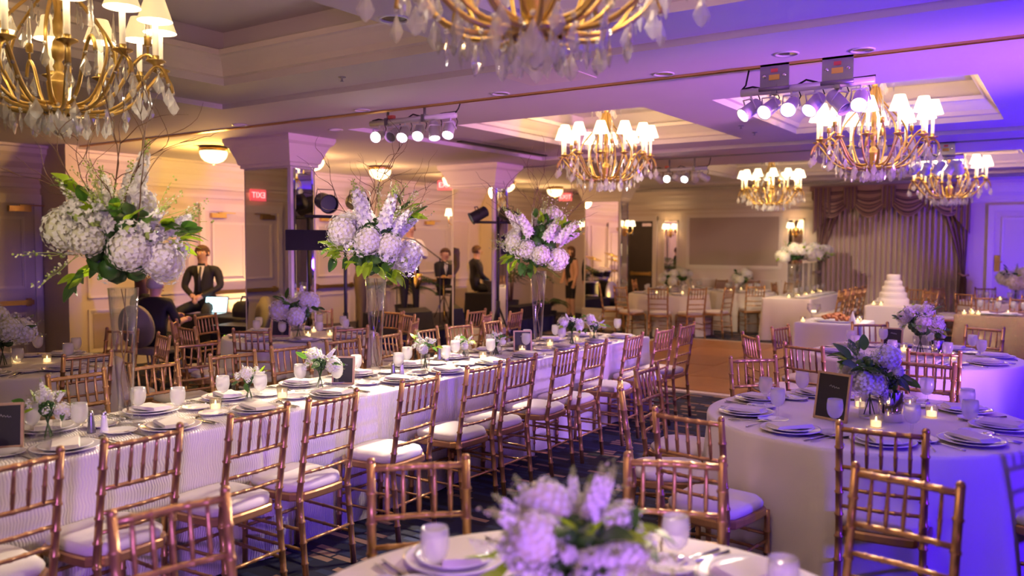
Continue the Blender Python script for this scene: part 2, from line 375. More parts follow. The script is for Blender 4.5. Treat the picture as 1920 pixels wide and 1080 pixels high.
# stub of the folding partition that divides hall and stage aisle
struct(MB().bbox((XL, 5.40, 0), (-10.27, 5.56, ZC + .02)).build('wall_stub', 'wall', smooth=False))

# ceiling: cells at different heights with risers between them
COFFERS = [((-5.65, -3.30), (0.55, 4.24)), ((-2.65, -0.64), (0.55, 4.24)), ((0.1, 2.3), (0.55, 4.24)),
           ((-5.43, -3.30), (6.97, 9.66)), ((-2.65, -0.64), (6.96, 9.58)), ((0.1, 2.3), (6.97, 9.6)),
           ((-5.43, -3.30), (12.65, 15.4)), ((-2.65, -0.64), (12.65, 15.4)), ((0.1, 2.3), (12.65, 15.4))]
RECESS = [((-6.41, 3.6), (-1.0, 4.79)), ((-6.41, 3.6), (6.35, 10.2)), ((-6.41, 3.6), (12.05, 16.0))]
ZTOP = 3.36
def ceiling():
    xs = sorted({XL, XR} | {v for c in COFFERS for v in c[0]} | {v for c in RECESS for v in c[0]})
    ys = sorted({YB, YF} | {v for c in COFFERS for v in c[1]} | {v for c in RECESS for v in c[1]})
    def h(x, y):
        if any(a[0] < x < a[1] and b[0] < y < b[1] for a, b in COFFERS): return ZTOP
        if any(a[0] < x < a[1] and b[0] < y < b[1] for a, b in RECESS): return ZC + .045
        return ZC
    mb = MB(); nx, ny = len(xs) - 1, len(ys) - 1
    H = [[h((xs[i] + xs[i + 1]) / 2, (ys[j] + ys[j + 1]) / 2) for j in range(ny)] for i in range(nx)]
    for i in range(nx):
        for j in range(ny):
            x0, x1, y0, y1, z = xs[i], xs[i + 1], ys[j], ys[j + 1], H[i][j]
            mb.add([(x0, y0, z), (x0, y1, z), (x1, y1, z), (x1, y0, z)], [(0, 1, 2, 3)])
            if i + 1 < nx and H[i + 1][j] != z: mb.add([(x1, y0, z), (x1, y1, z), (x1, y1, H[i + 1][j]), (x1, y0, H[i + 1][j])], [(0, 1, 2, 3)])
            if j + 1 < ny and H[i][j + 1] != z: mb.add([(x0, y1, z), (x1, y1, z), (x1, y1, H[i][j + 1]), (x0, y1, H[i][j + 1])], [(0, 1, 2, 3)])
    mb.bbox((XL - .2, YB - .2, 3.62), (XR + .2, YF + .2, 3.7))
    struct(mb.build('ceiling', 'ceiling', smooth=False))
ceiling()
def sweep_rect(x0, x1, y0, y1, prof, name, m):
    """moulding run round the inside of a rectangle; prof = (inset, z)"""
    mb = MB(); rings = []
    for d, z in prof: rings.append([(x0 + d, y0 + d, z), (x1 - d, y0 + d, z), (x1 - d, y1 - d, z), (x0 + d, y1 - d, z)])
    mb.loops(rings, capb=False, capt=False)
    return mb.build(name, m, smooth=False)
for k, (a, b) in enumerate(COFFERS):
    struct(sweep_rect(*a, *b, [(-.001, ZC + .10), (.03, ZC + .11), (.045, ZC + .15), (.10, ZC + .21), (.13, ZC + .235), (.16, ZC + .24), (.16, ZC + .28), (-.001, ZC + .285)], f'trim_{k + 1}', 'trimpaint'))
CORN = [(0, 2.50), (.03, 2.51), (.03, 2.55), (.05, 2.56), (.06, 2.62), (.12, 2.69), (.15, 2.76), (.19, 2.80), (.20, 2.86), (.23, 2.87), (.23, 2.905)]
def cornice(name, p0, p1, nrm):
    mb = MB()
    a = [(p0[0] + nrm[0] * d, p0[1] + nrm[1] * d, z) for d, z in CORN]; b = [(p1[0] + nrm[0] * d, p1[1] + nrm[1] * d, z) for d, z in CORN]
    n = len(a); mb.add(a + b, [(i, i + 1, n + i + 1, n + i) for i in range(n - 1)] + [tuple(range(n)), tuple(range(2 * n - 1, n - 1, -1))])
    return struct(mb.build(name, 'trimpaint', smooth=False))
cornice('trim_10', (XL, YB), (XL, 5.40), (1, 0)); cornice('trim_11', (XL, 5.56), (XL, YF), (1, 0)); cornice('trim_12', (XL, YF), (XR, YF), (0, -1))
cornice('trim_13', (XR, YF), (XR, YB), (-1, 0))
for nm, a, b in (('baseboard_left', (XL, YB, 0), (XL + .02, YF, .16)), ('baseboard_far', (XL, YF - .02, 0), (XR, YF, .16)), ('baseboard_right', (XR - .02, YB, 0), (XR, YF, .16))):
    struct(MB().bbox(a, b).build(nm, 'trimpaint', smooth=False))
# partition tracks across the ceiling
for k, y in enumerate((5.62, 10.9, 16.6)):
    mb = MB(); mb.bbox((XL + .6, y - .026, ZC - .014), (XR, y - .012, ZC + .01)); mb.bbox((XL + .6, y + .012, ZC - .014), (XR, y + .026, ZC + .01))
    struct(mb.build(f'trim_{14 + k}', 'brass' if k == 0 else 'greymetal', smooth=False))
mb = MB(); mb.bbox((-6.09, 7.8, ZC - .006), (-6.01, 9.7, ZC + .01)); tag(mb.build('air_slot', 'black', smooth=False), 'long dark linear air slot in the ceiling beside the coffer', 'vent')

def frame_rect(name, axis, w, a0, a1, z0, z1, sgn, t=.045, d=.022, m='trimpaint', kind=None, parent=None):
    """picture-frame moulding on a wall: axis 'x' (wall at x=w, runs along y) or 'y'"""
    mb = MB()
    def seg(p0, p1, q0, q1, dd):
        if axis == 'x': mb.bbox((w, p0, q0), (w + sgn * dd, p1, q1))
        else: mb.bbox((p0, w, q0), (p1, w + sgn * dd, q1))
    for s, dd in ((0, d), (t * .35, d * .55)):
        seg(a0 + s, a0 + s + t * .5, z0 + s, z1 - s, dd); seg(a1 - s - t * .5, a1 - s, z0 + s, z1 - s, dd)
        seg(a0 + s, a1 - s, z0 + s, z0 + s + t * .5, dd * .98); seg(a0 + s, a1 - s, z1 - s - t * .5, z1 - s, dd * .98)
    o = mb.build(name, m, parent, smooth=False)
    return struct(o) if not parent else o
# wall panel mouldings on the left wall
n = 20
for a0, a1, z0, z1 in ((5.98, 7.52, .95, 2.2), (5.98, 7.52, .22, .80), (8.75, 9.6, .95, 2.2), (8.75, 9.6, .22, .80), (14.2, 16.9, .95, 2.2), (14.2, 16.9, .22, .80), (0.5, 3.0, .95, 2.2), (0.5, 3.0, .22, .8)):
    frame_rect(f'trim_{n}', 'x', XL, a0, a1, z0, z1, 1); n += 1
# fabric fields below the chair rail
MBf = MB(); MBf.bbox((XL, 6.05, .28), (XL + .006, 7.45, .74)); struct(MBf.build('trim_30', 'wallfabric', smooth=False))
struct(MB().bbox((XL, 5.56, 2.38), (XL + .025, YF, 2.43)).build('trim_31', 'trimpaint', smooth=False))
struct(MB().bbox((XL, YB, 2.38), (XL + .025, 5.40, 2.43)).build('trim_32', 'trimpaint', smooth=False))

def door_left(n, y0, y1, closer_at):
    r = thing(f'door_{n}', None, None, (XL, 0, 0)); r['kind'] = 'structure'
    MB().bbox((0, y0, 0), (.03, y1, 2.18)).build('door_leaf', 'doorpaint', r, smooth=False)
    mb = MB(); mb.bbox((0, y0 - .09, 0), (.05, y0, 2.28)); mb.bbox((0, y1, 0), (.05, y1 + .09, 2.28)); mb.bbox((0, y0 - .09, 2.18), (.055, y1 + .09, 2.30))
    mb.build('door_frame', 'trimpaint', r, smooth=False)
    for z0, z1 in ((1.12, 2.02), (.18, .82)): frame_rect('door_moulding', 'x', .03, y0 + .12, y1 - .12, z0, z1, 1, parent=r)
    mb = MB(); mb.bbox((.03, y0 + .06, .90), (.06, y0 + .12, 1.0)); mb.bbox((.03, y1 - .12, .90), (.06, y1 - .06, 1.0)); mb.bbox((.06, y0 + .05, .92), (.10, y1 - .05, .98))
    mb.build('push_bar', 'brass', r, smooth=False)
    mb = MB(); mb.bbox((.03, closer_at - .13, 2.08), (.09, closer_at + .13, 2.15)); mb.bbox((.09, closer_at - .02, 2.15), (.11, closer_at + .28, 2.165))
    mb.build('door_closer', 'brass', r, smooth=False)
door_left(1, 4.42, 5.30, 5.12); door_left(2, 3.50, 4.38, 3.72); door_left(3, 7.78, 8.62, 8.0); door_left(4, 9.9, 10.9, 10.2); door_left(5, 11.0, 11.95, 11.3); door_left(6, 12.1, 13.7, 13.0)

# far wall: dark doors, fabric panel, mirror strips, right-hand door
r = thing('door_7', None, None, (0, YF, 0)); r['kind'] = 'structure'
for x0, x1 in ((-9.38, -8.80), (-8.78, -8.17)):
    MB().bbox((x0, -.03, 0), (x1, 0, 2.24)).build('door_leaf', 'darkdoor', r, smooth=False)
mb = MB(); mb.bbox((-9.48, -.06, 0), (-9.38, 0, 2.34)); mb.bbox((-8.17, -.06, 0), (-8.07, 0, 2.34)); mb.bbox((-9.48, -.065, 2.24), (-8.07, 0, 2.36)); mb.build('door_frame', 'trimpaint', r, smooth=False)
mb = MB(); mb.bbox((-8.72, -.09, .98), (-8.2, -.05, 1.05)); mb.bbox((-8.72, -.05, .97), (-8.66, -.03, 1.06)); mb.bbox((-8.26, -.05, .97), (-8.2, -.03, 1.06)); mb.build('push_bar', 'brass', r, smooth=False)
MB().bbox((-8.42, -.09, 2.12), (-8.19, -.03, 2.19)).build('door_closer', 'steel', r, smooth=False)
struct(MB().bbox((-7.28, YF - .01, 1.24), (-5.28, YF, 2.31)).build('trim_40', 'wallfabric', smooth=False))
frame_rect('trim_41', 'y', YF, -7.36, -5.20, 1.17, 2.38, -1, t=.09)
frame_rect('trim_42', 'y', YF, -7.36, -5.20, .25, .95, -1, t=.05)
struct(MB().bbox((XL, YF - .025, 2.42), (-4.62, YF, 2.46)).build('trim_43', 'trimpaint', smooth=False))
r = thing('door_8', None, None, (0, YF, 0)); r['kind'] = 'structure'
MB().bbox((-1.29, -.03, 0), (-.25, 0, 2.34)).build('door_leaf', 'doorpaint', r, smooth=False)
mb = MB(); mb.bbox((-1.39, -.06, 0), (-1.29, 0, 2.42)); mb.bbox((-.25, -.06, 0), (-.15, 0, 2.42)); mb.bbox((-1.39, -.065, 2.34), (-.15, 0, 2.45)); mb.build('door_frame', 'trimpaint', r, smooth=False)
frame_rect('door_moulding', 'y', -.03, -1.17, -.37, 1.05, 2.22, -1, parent=r)
mb = MB(); mb.bbox((-1.27, -.045, 1.22), (-1.19, -.03, 1.52)); mb.tube([(-1.23, -.045, 1.40), (-1.23, -.09, 1.40), (-1.14, -.09, 1.40)], .012); mb.build('handle_plate', 'brass', r, smooth=False)

# ------------------------------------------------------------------ mirrored columns
def column(x1, y0, label, sconces):
    W, D = .80, .36; x0 = x1 - W; y1 = y0 + D
    r = thing('mirrored_column', label, 'column', (0, 0, 0))
    MB().bbox((x0, y0, 0), (x1, y1, ZC)).build('shaft', 'trimpaint', r, smooth=False)
    mb = MB(); mb.bbox((x0 - .03, y0 - .03, 0), (x1 + .03, y1 + .03, .36)); mb.bbox((x0 - .045, y0 - .045, 0), (x1 + .045, y1 + .045, .14)); mb.bbox((x0 - .04, y0 - .04, .36), (x1 + .04, y1 + .04, .40))
    mb.build('plinth', 'trimpaint', r, smooth=False)
    prof = [(.005, 2.56), (.03, 2.565), (.03, 2.60), (.05, 2.61), (.065, 2.67), (.09, 2.73), (.12, 2.80), (.155, 2.83), (.17, 2.87), (.17, ZC + .002)]
    MB().loops([[(x0 - d, y0 - d, z), (x1 + d, y0 - d, z), (x1 + d, y1 + d, z), (x0 - d, y1 + d, z)] for d, z in prof]).build('capital', 'trimpaint', r, smooth=False)
    for nm, a, b in (('near', (x0 + .035, y0 - .012, .42), (x1 - .035, y0, 2.54)), ('aisle', (x1, y0 + .03, .42), (x1 + .012, y1 - .03, 2.54)), ('wall', (x0 - .012, y0 + .05, .42), (x0, y1 - .05, 2.54)), ('far', (x0 + .035, y1, .42), (x1 - .035, y1 + .012, 2.54))):
        MB().bbox(a, b).build('mirror_panel', 'mirror', r, smooth=False)
    # bevelled mirror border strips on the room side
    for a0, a1, z0, z1 in ((y0 + .03, y0 + .065, .42, 2.54), (y1 - .065, y1 - .03, .42, 2.54), (y0 + .065, y1 - .065, 2.48, 2.54)):
        mb = MB(); mb.add([(x1 + .012, a0, z0), (x1 + .012, a1, z0), (x1 + .012, a1, z1), (x1 + .012, a0, z1), (x1 + .022, (a0 + a1) / 2, z0 + .01), (x1 + .022, (a0 + a1) / 2, z1 - .01)], [(0, 4, 5, 3), (4, 1, 2, 5), (0, 1, 4), (3, 5, 2)])
        mb.build('mirror_border', 'mirror', r, smooth=False)
    return r
column(-7.30, 6.34, 'mirror-clad square column with white capital beside the seated gray-haired man', ())
column(-7.25, 10.20, 'mirror-clad square column behind the tripod of stage lights', ())
column(-7.45, 14.75, 'mirror-clad square column beside the dark far door and the palm', ())

def sconce(x, y, z, rz, label, mirror=False):
    r = thing('wall_sconce', label, 'sconce', (x, y, z), rz, 'candle wall sconces')
    mb = MB(); mb.lathe([(.02, -.14), (.045, -.1), (.03, -.04), (.05, 0), (.03, .05), (.012, .12)], 10); mb.build('backplate', 'brass', r)
    for s in (-1, 1):
        MB().tube([(0, .02, -.04), (s * .05, .08, -.09), (s * .11, .11, -.05), (s * .11, .11, 0)], .007, 6).build('arm', 'brass', r)
        MB().lathe([(.012, 0), (.012, .09)], 8, (s * .11, .11, 0), capt=True).build('candle', 'wax', r)
        MB().lathe([(.062, .06), (.038, .17)], 14, (s * .11, .11, 0)).build('lamp_shade', 'shadefar', r)
        MB().ball((s * .11, .11, -.09), .018, 6, 4, sq=(.6, .6, 1.6)).build('crystal', 'crystal', r)
        lamp('POINT', (s * .11, .11, .12), 1.6, WARM, size=.03, parent=r)
    if mirror:
        MB().bbox((-.15, .002, -1.25), (.15, .012, .22)).build('mirror_strip', 'mirror', r, smooth=False)
        mb = MB(); mb.bbox((-.18, 0, -1.3), (-.15, .02, .25)); mb.bbox((.15, 0, -1.3), (.18, .02, .25)); mb.bbox((-.18, 0, .22), (.18, .02, .25)); mb.build('mirror_frame', 'trimpaint', r, smooth=False)
    return r
sconce(-7.74, YF, 2.0, pi, 'twin-shade brass sconce on mirror strip between dark door and fabric panel', True)
sconce(-4.92, YF, 2.0, pi, 'twin-shade brass sconce on mirror strip beside the curtains', True)
sconce(-7.43, 14.93, 2.0, -pi / 2, 'twin-shade sconce on the room face of the column by the dark door')
sconce(-8.265, 14.93, 2.0, pi / 2, 'twin-shade sconce on the wall side of the far column by the palm')
sconce(-8.065, 10.38, 2.08, pi / 2, 'twin-shade sconce on the wall side of the column behind the stage lights')

# curtains with swagged valance on the far wall
def curtains():
    r = thing('window_curtains', 'striped mauve swagged curtains over cream sheers on the far wall', 'curtains', (0, YF, 0))
    x0, x1 = -4.5, -1.66
    def sheer(u, v):
        x = x0 + .1 + (x1 - x0 - .2) * u
        return (x, -.10 + .045 * sin(u * 2 * pi * 27) + .012 * sin(u * 61), .02 + v * 2.6)
    MB().grid(sheer, 320, 3).build('sheer_curtain', 'curtain', r)
    for s, xa in ((1, x0 - .02), (-1, x1 + .02)):
        def drape(u, v, s=s, xa=xa):
            pin = 1 - .78 * math.exp(-((v - .42) / .22) ** 2)
            wd = .50 * (pin if v > .42 else .22 + .16 * (.42 - v) / .42)
            edge = .06
            x = xa + s * (edge + wd * u * 1.05)
            if v > .42: x = xa + s * (.04 + (u * .62) * (.12 + .88 * ((v - .42) / .58) ** 1.3) + .05 * (1 - (v - .42) / .58))
            return (x, -.17 + .03 * sin(u * 26), v * 2.75)
        MB().grid(drape, 48, 26, uv=lambda u, v: (u * 6, v)).build('side_drape', 'stripe', r)
        MB().tube([(xa + s * .02, -.2, 1.15), (xa + s * .12, -.22, 1.13), (xa + s * .2, -.2, 1.18)], .02).build('tieback', 'stripe', r)
    n = 4; wd = (x1 - x0) / n
    for k in range(n):
        xa = x0 + k * wd
        def swag(u, v, xa=xa):
            sag = sin(pi * u)
            z = 2.84 - v * (.20 + .40 * sag) + .012 * sin(v * 34) * sag
            return (xa - .05 + (wd + .1) * u, -.24 - .07 * sag * (v ** .5) + .012 * sin(v * 34), z)
        MB().grid(swag, 18, 26, uv=lambda u, v: (v * 4.2, u)).build('swag', 'stripe', r)
    for k in range(n + 1):
        xc = x0 + k * wd; ends = k in (0, n); L0 = .95 if ends else .55
        def jab(u, v, xc=xc, L0=L0, ends=ends, k=k):
            uu = u if k == 0 else (1 - u if k == n else abs(u - .5) * 2)
            L = L0 - (.42 if ends else .26) * uu
            wj = .34 if ends else .26
            xx = xc + (u * wj if k == 0 else (u - 1) * wj if k == n else (u - .5) * wj)
            return (xx, -.30 - .02 * sin(u * 22), 2.86 - v * L)
        MB().grid(jab, 20, 6, uv=lambda u, v: (u * 4, v)).build('jabot', 'stripe', r)
    MB().bbox((x0 - .08, -.28, 2.80), (x1 + .08, -.02, 2.895)).build('pelmet', 'stripe', r, smooth=False)
curtains()

# ------------------------------------------------------------------ dance floor
df = thing('dance_floor', 'portable orange-brown wooden dance floor in square panels with pale border', 'dance floor', (0, 0, 0))
pm = MB().bbox((.004, .004, 0), (.996, .996, .022)).mesh('panel', 'parquet', False)
for i in range(4):
    for j in range(5): put('panel', pm, df, (-6.1 + i, 9.05 + j, 0.002 + .001 * ((i * 3 + j) % 2)))
for a, b in (((-6.2, 8.93, 0), (-2.0, 9.05, .02)), ((-6.2, 14.05, 0), (-2.0, 14.17, .02)), ((-6.22, 9.05, 0), (-6.1, 14.05, .02)), ((-2.1, 9.05, 0), (-1.98, 14.05, .02))):
    MB().bbox(a, b).build('edge_strip', 'trimpaint', df, smooth=False)

# ------------------------------------------------------------------ chairs
def ringed(p0, p1, r, n=8, step=.105, bulge=1.28, mid=None):
    """bamboo-turned rod as point/radius lists"""
    P = [Vector(p) for p in ([p0] + (mid or []) + [p1])]; L = [0]
    for a, b in zip(P, P[1:]): L.append(L[-1] + (b - a).length)
    T = L[-1]; k = max(1, round(T / step)); ds = {0.0: r, T: r}
    for i in range(1, k):
        c = T * i / k
        for d, q in ((-.008, 1), (-.003, bulge), (.003, bulge), (.008, 1)): ds[c + d] = r * q
    for l in L[1:-1]: ds[l] = r
    pts, rad = [], []
    for d in sorted(ds):
        i = max(j for j in range(len(L) - 1) if L[j] <= d + 1e-9)
        t = (d - L[i]) / max(1e-9, L[i + 1] - L[i]); pts.append(P[i].lerp(P[i + 1], t)); rad.append(ds[d])
    return pts, rad
def rod(mb, p0, p1, r, n=8, **k):
    pts, rad = ringed(p0, p1, r, **k); return mb.tube(pts, rad, n)
def rrect(w0, w1, d, z, k=1.0, n=20, e=5):
    out = []
    for i in range(n):
        a = 2 * pi * i / n; c, s_ = cos(a), sin(a); q = (abs(c) ** e + abs(s_) ** e) ** (-1 / e)
        y = q * s_; w_ = (w0 + (w1 - w0) * (y + 1) / 2) / 2
        out.append((q * c * w_ * k, y * d / 2 * k, z))
    return out
def make_chair():
    t = thing('banquet_chair', 'gold chair', 'chair', (0, 0, -50))
    PX = .168
    def by(z): return -.20 - max(0, z - .44) * .15 - max(0, .44 - z) * .10
    for s in (-1, 1):
        mb = MB(); rod(mb, (s * PX, by(0), 0), (s * PX, by(.925), .925), .0155, mid=[(s * PX, by(.44), .44)])
        mb.ball((s * PX, by(.93), .93), .017, 8, 4); mb.build('back_post', 'gold', t)
        mb = MB(); rod(mb, (s * .185, .195, 0), (s * .185, .185, .42), .0145); mb.build('leg', 'gold', t)
    mb = MB(); mb.loops([rrect(.37, .415, .41, .405), rrect(.375, .42, .415, .412), rrect(.375, .42, .415, .438), rrect(.37, .41, .405, .446)]); mb.build('seat_frame', 'gold', t, smooth=False)
    mb = MB(); mb.loops([rrect(.35, .39, .385, z, k) for z, k in ((.444, .97), (.45, 1.0), (.468, 1.015), (.482, .985), (.490, .92), (.495, .7), (.497, .35))]); mb.build('seat_cushion', 'cushion', t)
    for nm, z, r_ in (('top_rail', .905, .0125), ('back_rail', .735, .0105), ('back_rail', .635, .0095), ('back_rail', .555, .0095)):
        mb = MB(); rod(mb, (-PX, by(z), z), (PX, by(z), z), r_, 6, step=.058, bulge=1.2, mid=[(0, by(z) - .012, z)]); mb.build(nm, 'gold', t)
    for k in range(5):
        x = -.112 + k * .056; mb = MB()
        c = -.010
        mb.tube([(x, by(.735) + c, .735), (x, by(.77) + c, .77), (x, by(.80) + c, .80), (x, by(.806) + c, .806), (x, by(.812) + c, .812), (x, by(.86) + c, .86), (x, by(.905) + c, .905)], [.006, .0085, .0085, .0105, .0085, .0075, .006], 6); mb.build('spindle', 'gold', t)
    for z in (.27, .17):
        for s in (-1, 1):
            mb = MB(); rod(mb, (s * .169, by(z), z), (s * .185, .19, z), .0085, 6, step=.1); mb.build('stretcher', 'gold', t)
    mb = MB(); rod(mb, (-PX, by(.21), .21), (PX, by(.21), .21), .0085, 6, step=.09); mb.build('stretcher', 'gold', t)
    for z in (.30, .22):
        mb = MB(); rod(mb, (-.185, .19, z), (.185, .19, z), .0085, 6, step=.09); mb.build('stretcher', 'gold', t)
    return t
CH = make_chair()
def join_copy(t, names, name, m):
    mb = MB()
    for o in t.children:
        if o.name.split('.')[0] in names:
            mb.add([v.co for v in o.data.vertices], [tuple(p.vertices) for p in o.data.polygons])
    return mb.mesh(name, m)
FRAME_ME = join_copy(CH, {'back_post', 'leg', 'seat_frame', 'top_rail', 'back_rail', 'stretcher'}, 'frame', 'gold')
SEAT_ME = [o for o in CH.children if o.name.startswith('seat_cushion')][0].data
SPIN_ME = join_copy(CH, {'spindle'}, 'back_spindles', 'gold')
rng = random.Random(5)
USED = [0]
def chair(mx, my, face, key, order=None, group='gold banquet chairs', far=False, jit=4):
    """MX, MY: middle of the back's top; FACE: heading in degrees (0 = +X)"""
    a = R(face + rng.uniform(-jit, jit)); rz = a - pi / 2
    loc = (mx + cos(a) * .275, my + sin(a) * .275, 0)
    if far:
        o = thing('banquet_chair', None, 'chair', loc, rz, group)
        put('frame', FRAME_ME, o); put('seat_cushion', SEAT_ME, o)
        for k in range(1): put('back_spindle', SPIN_ME, o)['kind'] = 'stuff'
    elif USED[0] == 0:
        o = CH; o.location = loc; o.rotation_euler = (0, 0, rz); o['group'] = group; USED[0] = 1
    else: o = dup(CH, loc, rz, None, group)
    return reg(key, o, order)
def face_to(x, y, cx, cy_): return math.degrees(math.atan2(cy_ - y, cx - x))

# ------------------------------------------------------------------ tables under cloths
def round_cloth(cx, cy_, r, label, seed, m='linen', n=120, name='round_table', z=.76):
    rg = random.Random(seed); t = thing(name, label, 'table', (cx, cy_, 0))
    ph = [rg.uniform(0, 6.28) for _ in range(4)]; nf = rg.choice((11, 12, 13))
    def fold(i, a):
        k = LV[i]
        return k * (.06 * max(0, sin(nf * a + ph[0] + .6 * sin(2 * a + ph[1]))) ** 1.5 + .018 * sin(7 * a + ph[2]) - .012 * abs(sin(nf * a / 2 + ph[3])))
    prof = [(r * .5, z), (r * .9, z), (r * .985, z), (r, z - .004), (r + .006, z - .02)]; LV = [0, 0, 0, 0, .02]
    for k in range(1, 9):
        q = k / 8; prof.append((r + .006 + .035 * q, (z - .02) * (1 - q) + .006 * q)); LV.append(q ** .75)
    mb = MB(); mb.lathe([(.001, z)] + prof, n, fold=lambda i, a: fold(i - 1, a) if i else 0); mb.build('tablecloth', m, t)
    MB().lathe([(.03, 0), (.03, .70)], 8).build('pedestal', 'steel', t)
    MB().lathe([(r * .97, z - .035), (r * .97, z - .01)], 48, capb=True, capt=True).build('tabletop', 'framewood', t)
    return t
def rect_cloth(x0, x1, y0, y1, label, seed, m='linen', amp=1.0, name='banquet_table', z=.76, overlay=False, ends=1.0):
    rg = random.Random(seed); t = thing(name, label, 'table', ((x0 + x1) / 2, (y0 + y1) / 2, 0)); hx, hy = (x1 - x0) / 2, (y1 - y0) / 2
    P = []; stp = .03
    def line(a, b):
        L = math.hypot(b[0] - a[0], b[1] - a[1]); k = max(2, int(L / stp))
        for i in range(k): P.append((a[0] + (b[0] - a[0]) * i / k, a[1] + (b[1] - a[1]) * i / k))
    line((-hx, -hy), (hx, -hy)); line((hx, -hy), (hx, hy)); line((hx, hy), (-hx, hy)); line((-hx, hy), (-hx, -hy))
    ph = [rg.uniform(0, 6.28) for _ in range(3)]
    def ring(zz, q):
        out = []
        for i, (x, y) in enumerate(P):
            s = i * stp; nx, ny = x / hx, y / hy
            cdist = min(math.hypot(abs(x) - hx, abs(y) - hy), .6)
            cor = math.exp(-(cdist / .09) ** 2) * .05 * ends - math.exp(-((cdist - .16) / .06) ** 2) * .012
            f = q * (amp * (.006 * sin(s * 23 + ph[0] + 2 * sin(s * 3.1)) + .008 * sin(s * 9.3 + ph[1])) + cor + .012)
            ex = 1 if abs(abs(x) - hx) < 1e-6 else 0; ey = 1 if abs(abs(y) - hy) < 1e-6 else 0
            dx, dy = (ex * math.copysign(1, x), ey * math.copysign(1, y)); l = math.hypot(dx, dy) or 1
            out.append((x + dx / l * f, y + dy / l * f, zz))
        return out
    rings = [[(x * k, y * k, z) for x, y in P] for k in (.02, .6, .985)] + [ring(z - .003, 0), ring(z - .018, .15)]
    for k in range(1, 9): q = k / 8; rings.append(ring((z - .018) * (1 - q) + .006 * q, q))
    mb = MB(); mb.loops(rings, capb=True, capt=False); mb.build('tablecloth', m, t)
    MB().box((0, 0, z - .03), (2 * hx * .96, 2 * hy * .97, .03)).build('tabletop', 'framewood', t, smooth=False)
    for sx in (-1, 1):
        for sy in (-1, 1): MB().box((sx * hx * .8, sy * hy * .85, (z - .045) / 2), (.035, .035, z - .045)).build('leg', 'steel', t, smooth=False)
    return t

# ------------------------------------------------------------------ tableware prototypes (meshes shared by all copies)
ME = {}
ME['plate'] = MB().lathe([(.001, .004), (.09, .004), (.105, .006), (.145, .016), (.150, .018), (.149, .021), (.142, .019), (.104, .010), (.09, .009), (.001, .009)], 28).mesh('plate', 'china')
ME['plate2'] = MB().lathe([(.001, .012), (.07, .012), (.08, .014), (.115, .024), (.118, .026), (.112, .027), (.08, .018), (.001, .017)], 24).mesh('plate', 'china')
ME['side'] = MB().lathe([(.001, .003), (.05, .003), (.058, .005), (.080, .013), (.082, .015), (.078, .015), (.056, .008), (.001, .007)], 22).mesh('side_plate', 'china')
def napkin_me():
    mb = MB()
    for k in range(3):
        z = .022 + k * .0045; w_, l = .115 - k * .004, .21 - k * .012
        mb.loops([[(-w_ / 2 - .002, -l / 2, z), (w_ / 2 + .002, -l / 2, z), (w_ / 2 + .002, l / 2, z), (-w_ / 2 - .002, l / 2, z)], [(-w_ / 2, -l / 2 + .002, z + .004), (w_ / 2, -l / 2 + .002, z + .004), (w_ / 2, l / 2 - .002, z + .004 + .003 * k), (-w_ / 2, l / 2 - .002, z + .004)]])
    return mb.mesh('napkin', 'napkin', False)
ME['napkin'] = napkin_me()
ME['gbowl'] = MB().lathe([(.004, .074), (.020, .080), (.033, .096), (.039, .120), (.039, .145), (.0355, .172), (.034, .172), (.034, .160), (.001, .160)], 18).mesh('bowl', 'frosted')
ME['gstem'] = MB().lathe([(.035, .001), (.034, .004), (.012, .008), (.006, .014), (.0055, .05), (.008, .058), (.006, .066), (.010, .076)], 14, capb=True).mesh('stem', 'glass')
def fork_me(n=4):
    mb = MB(); mb.tube([(0, -.10, .004), (0, -.05, .005), (0, .02, .008), (0, .05, .006)], [.006, .004, .003, .006], 6, flat=.5)
    for k in range(n): x = -.009 + k * .006; mb.tube([(x * .6, .045, .006), (x, .062, .005), (x, .10, .010)], [.0022, .002, .001], 4)
    return mb.mesh('fork', 'steel')
ME['fork'] = fork_me()
ME['knife'] = MB().tube([(0, -.11, .005), (0, -.02, .005), (0, 0, .005), (0, .08, .005), (0, .12, .005)], [.007, .006, .008, .010, .003], 6, flat=.35).mesh('knife', 'steel')
ME['spoon'] = MB().tube([(0, -.09, .004), (0, .02, .006), (0, .05, .006), (0, .07, .005), (0, .09, .007), (0, .105, .010)], [.005, .003, .004, .016, .018, .006], 8, flat=.4).mesh('spoon', 'steel')
ME['vot'] = MB().lathe([(.028, 0), (.030, .004), (.033, .065), (.031, .065), (.028, .008), (.001, .008)], 14, capb=True).mesh('glass_cup', 'votive')
ME['votwax'] = MB().lathe([(.026, .008), (.027, .034), (.001, .033)], 12).mesh('wax', 'candle')
ME['flame'] = MB().lathe([(.001, .036), (.004, .040), (.0042, .046), (.001, .058)], 8).mesh('flame', 'flame')
ME['shk'] = MB().lathe([(.020, 0), (.021, .006), (.016, .045), (.012, .085), (.011, .09)], 12, capb=True).mesh('shaker_body', 'china')
ME['shk_g'] = MB().lathe([(.020, 0), (.021, .006), (.016, .045), (.012, .085), (.011, .09)], 12, capb=True).mesh('shaker_body', 'greymetal')
ME['shkcap'] = MB().lathe([(.013, .088), (.013, .098), (.008, .108), (.001, .111)], 12).mesh('shaker_cap', 'steel')
TZ = .761
def votive(x, y, key, z=TZ, lit=True, order=None):
    o = thing('votive_candle', None, 'candle', (x, y, z), 0, 'lit votive candles')
    put('glass_cup', ME['vot'], o); put('wax', ME['votwax'], o); put('flame', ME['flame'], o)
    return reg(key, o, order)
def goblet(x, y, key, z=TZ, order=None):
    o = thing('water_goblet', None, 'glass', (x, y, z), rng.uniform(0, 6), 'frosted water goblets')
    put('bowl', ME['gbowl'], o); put('stem', ME['gstem'], o); return reg(key, o, order)
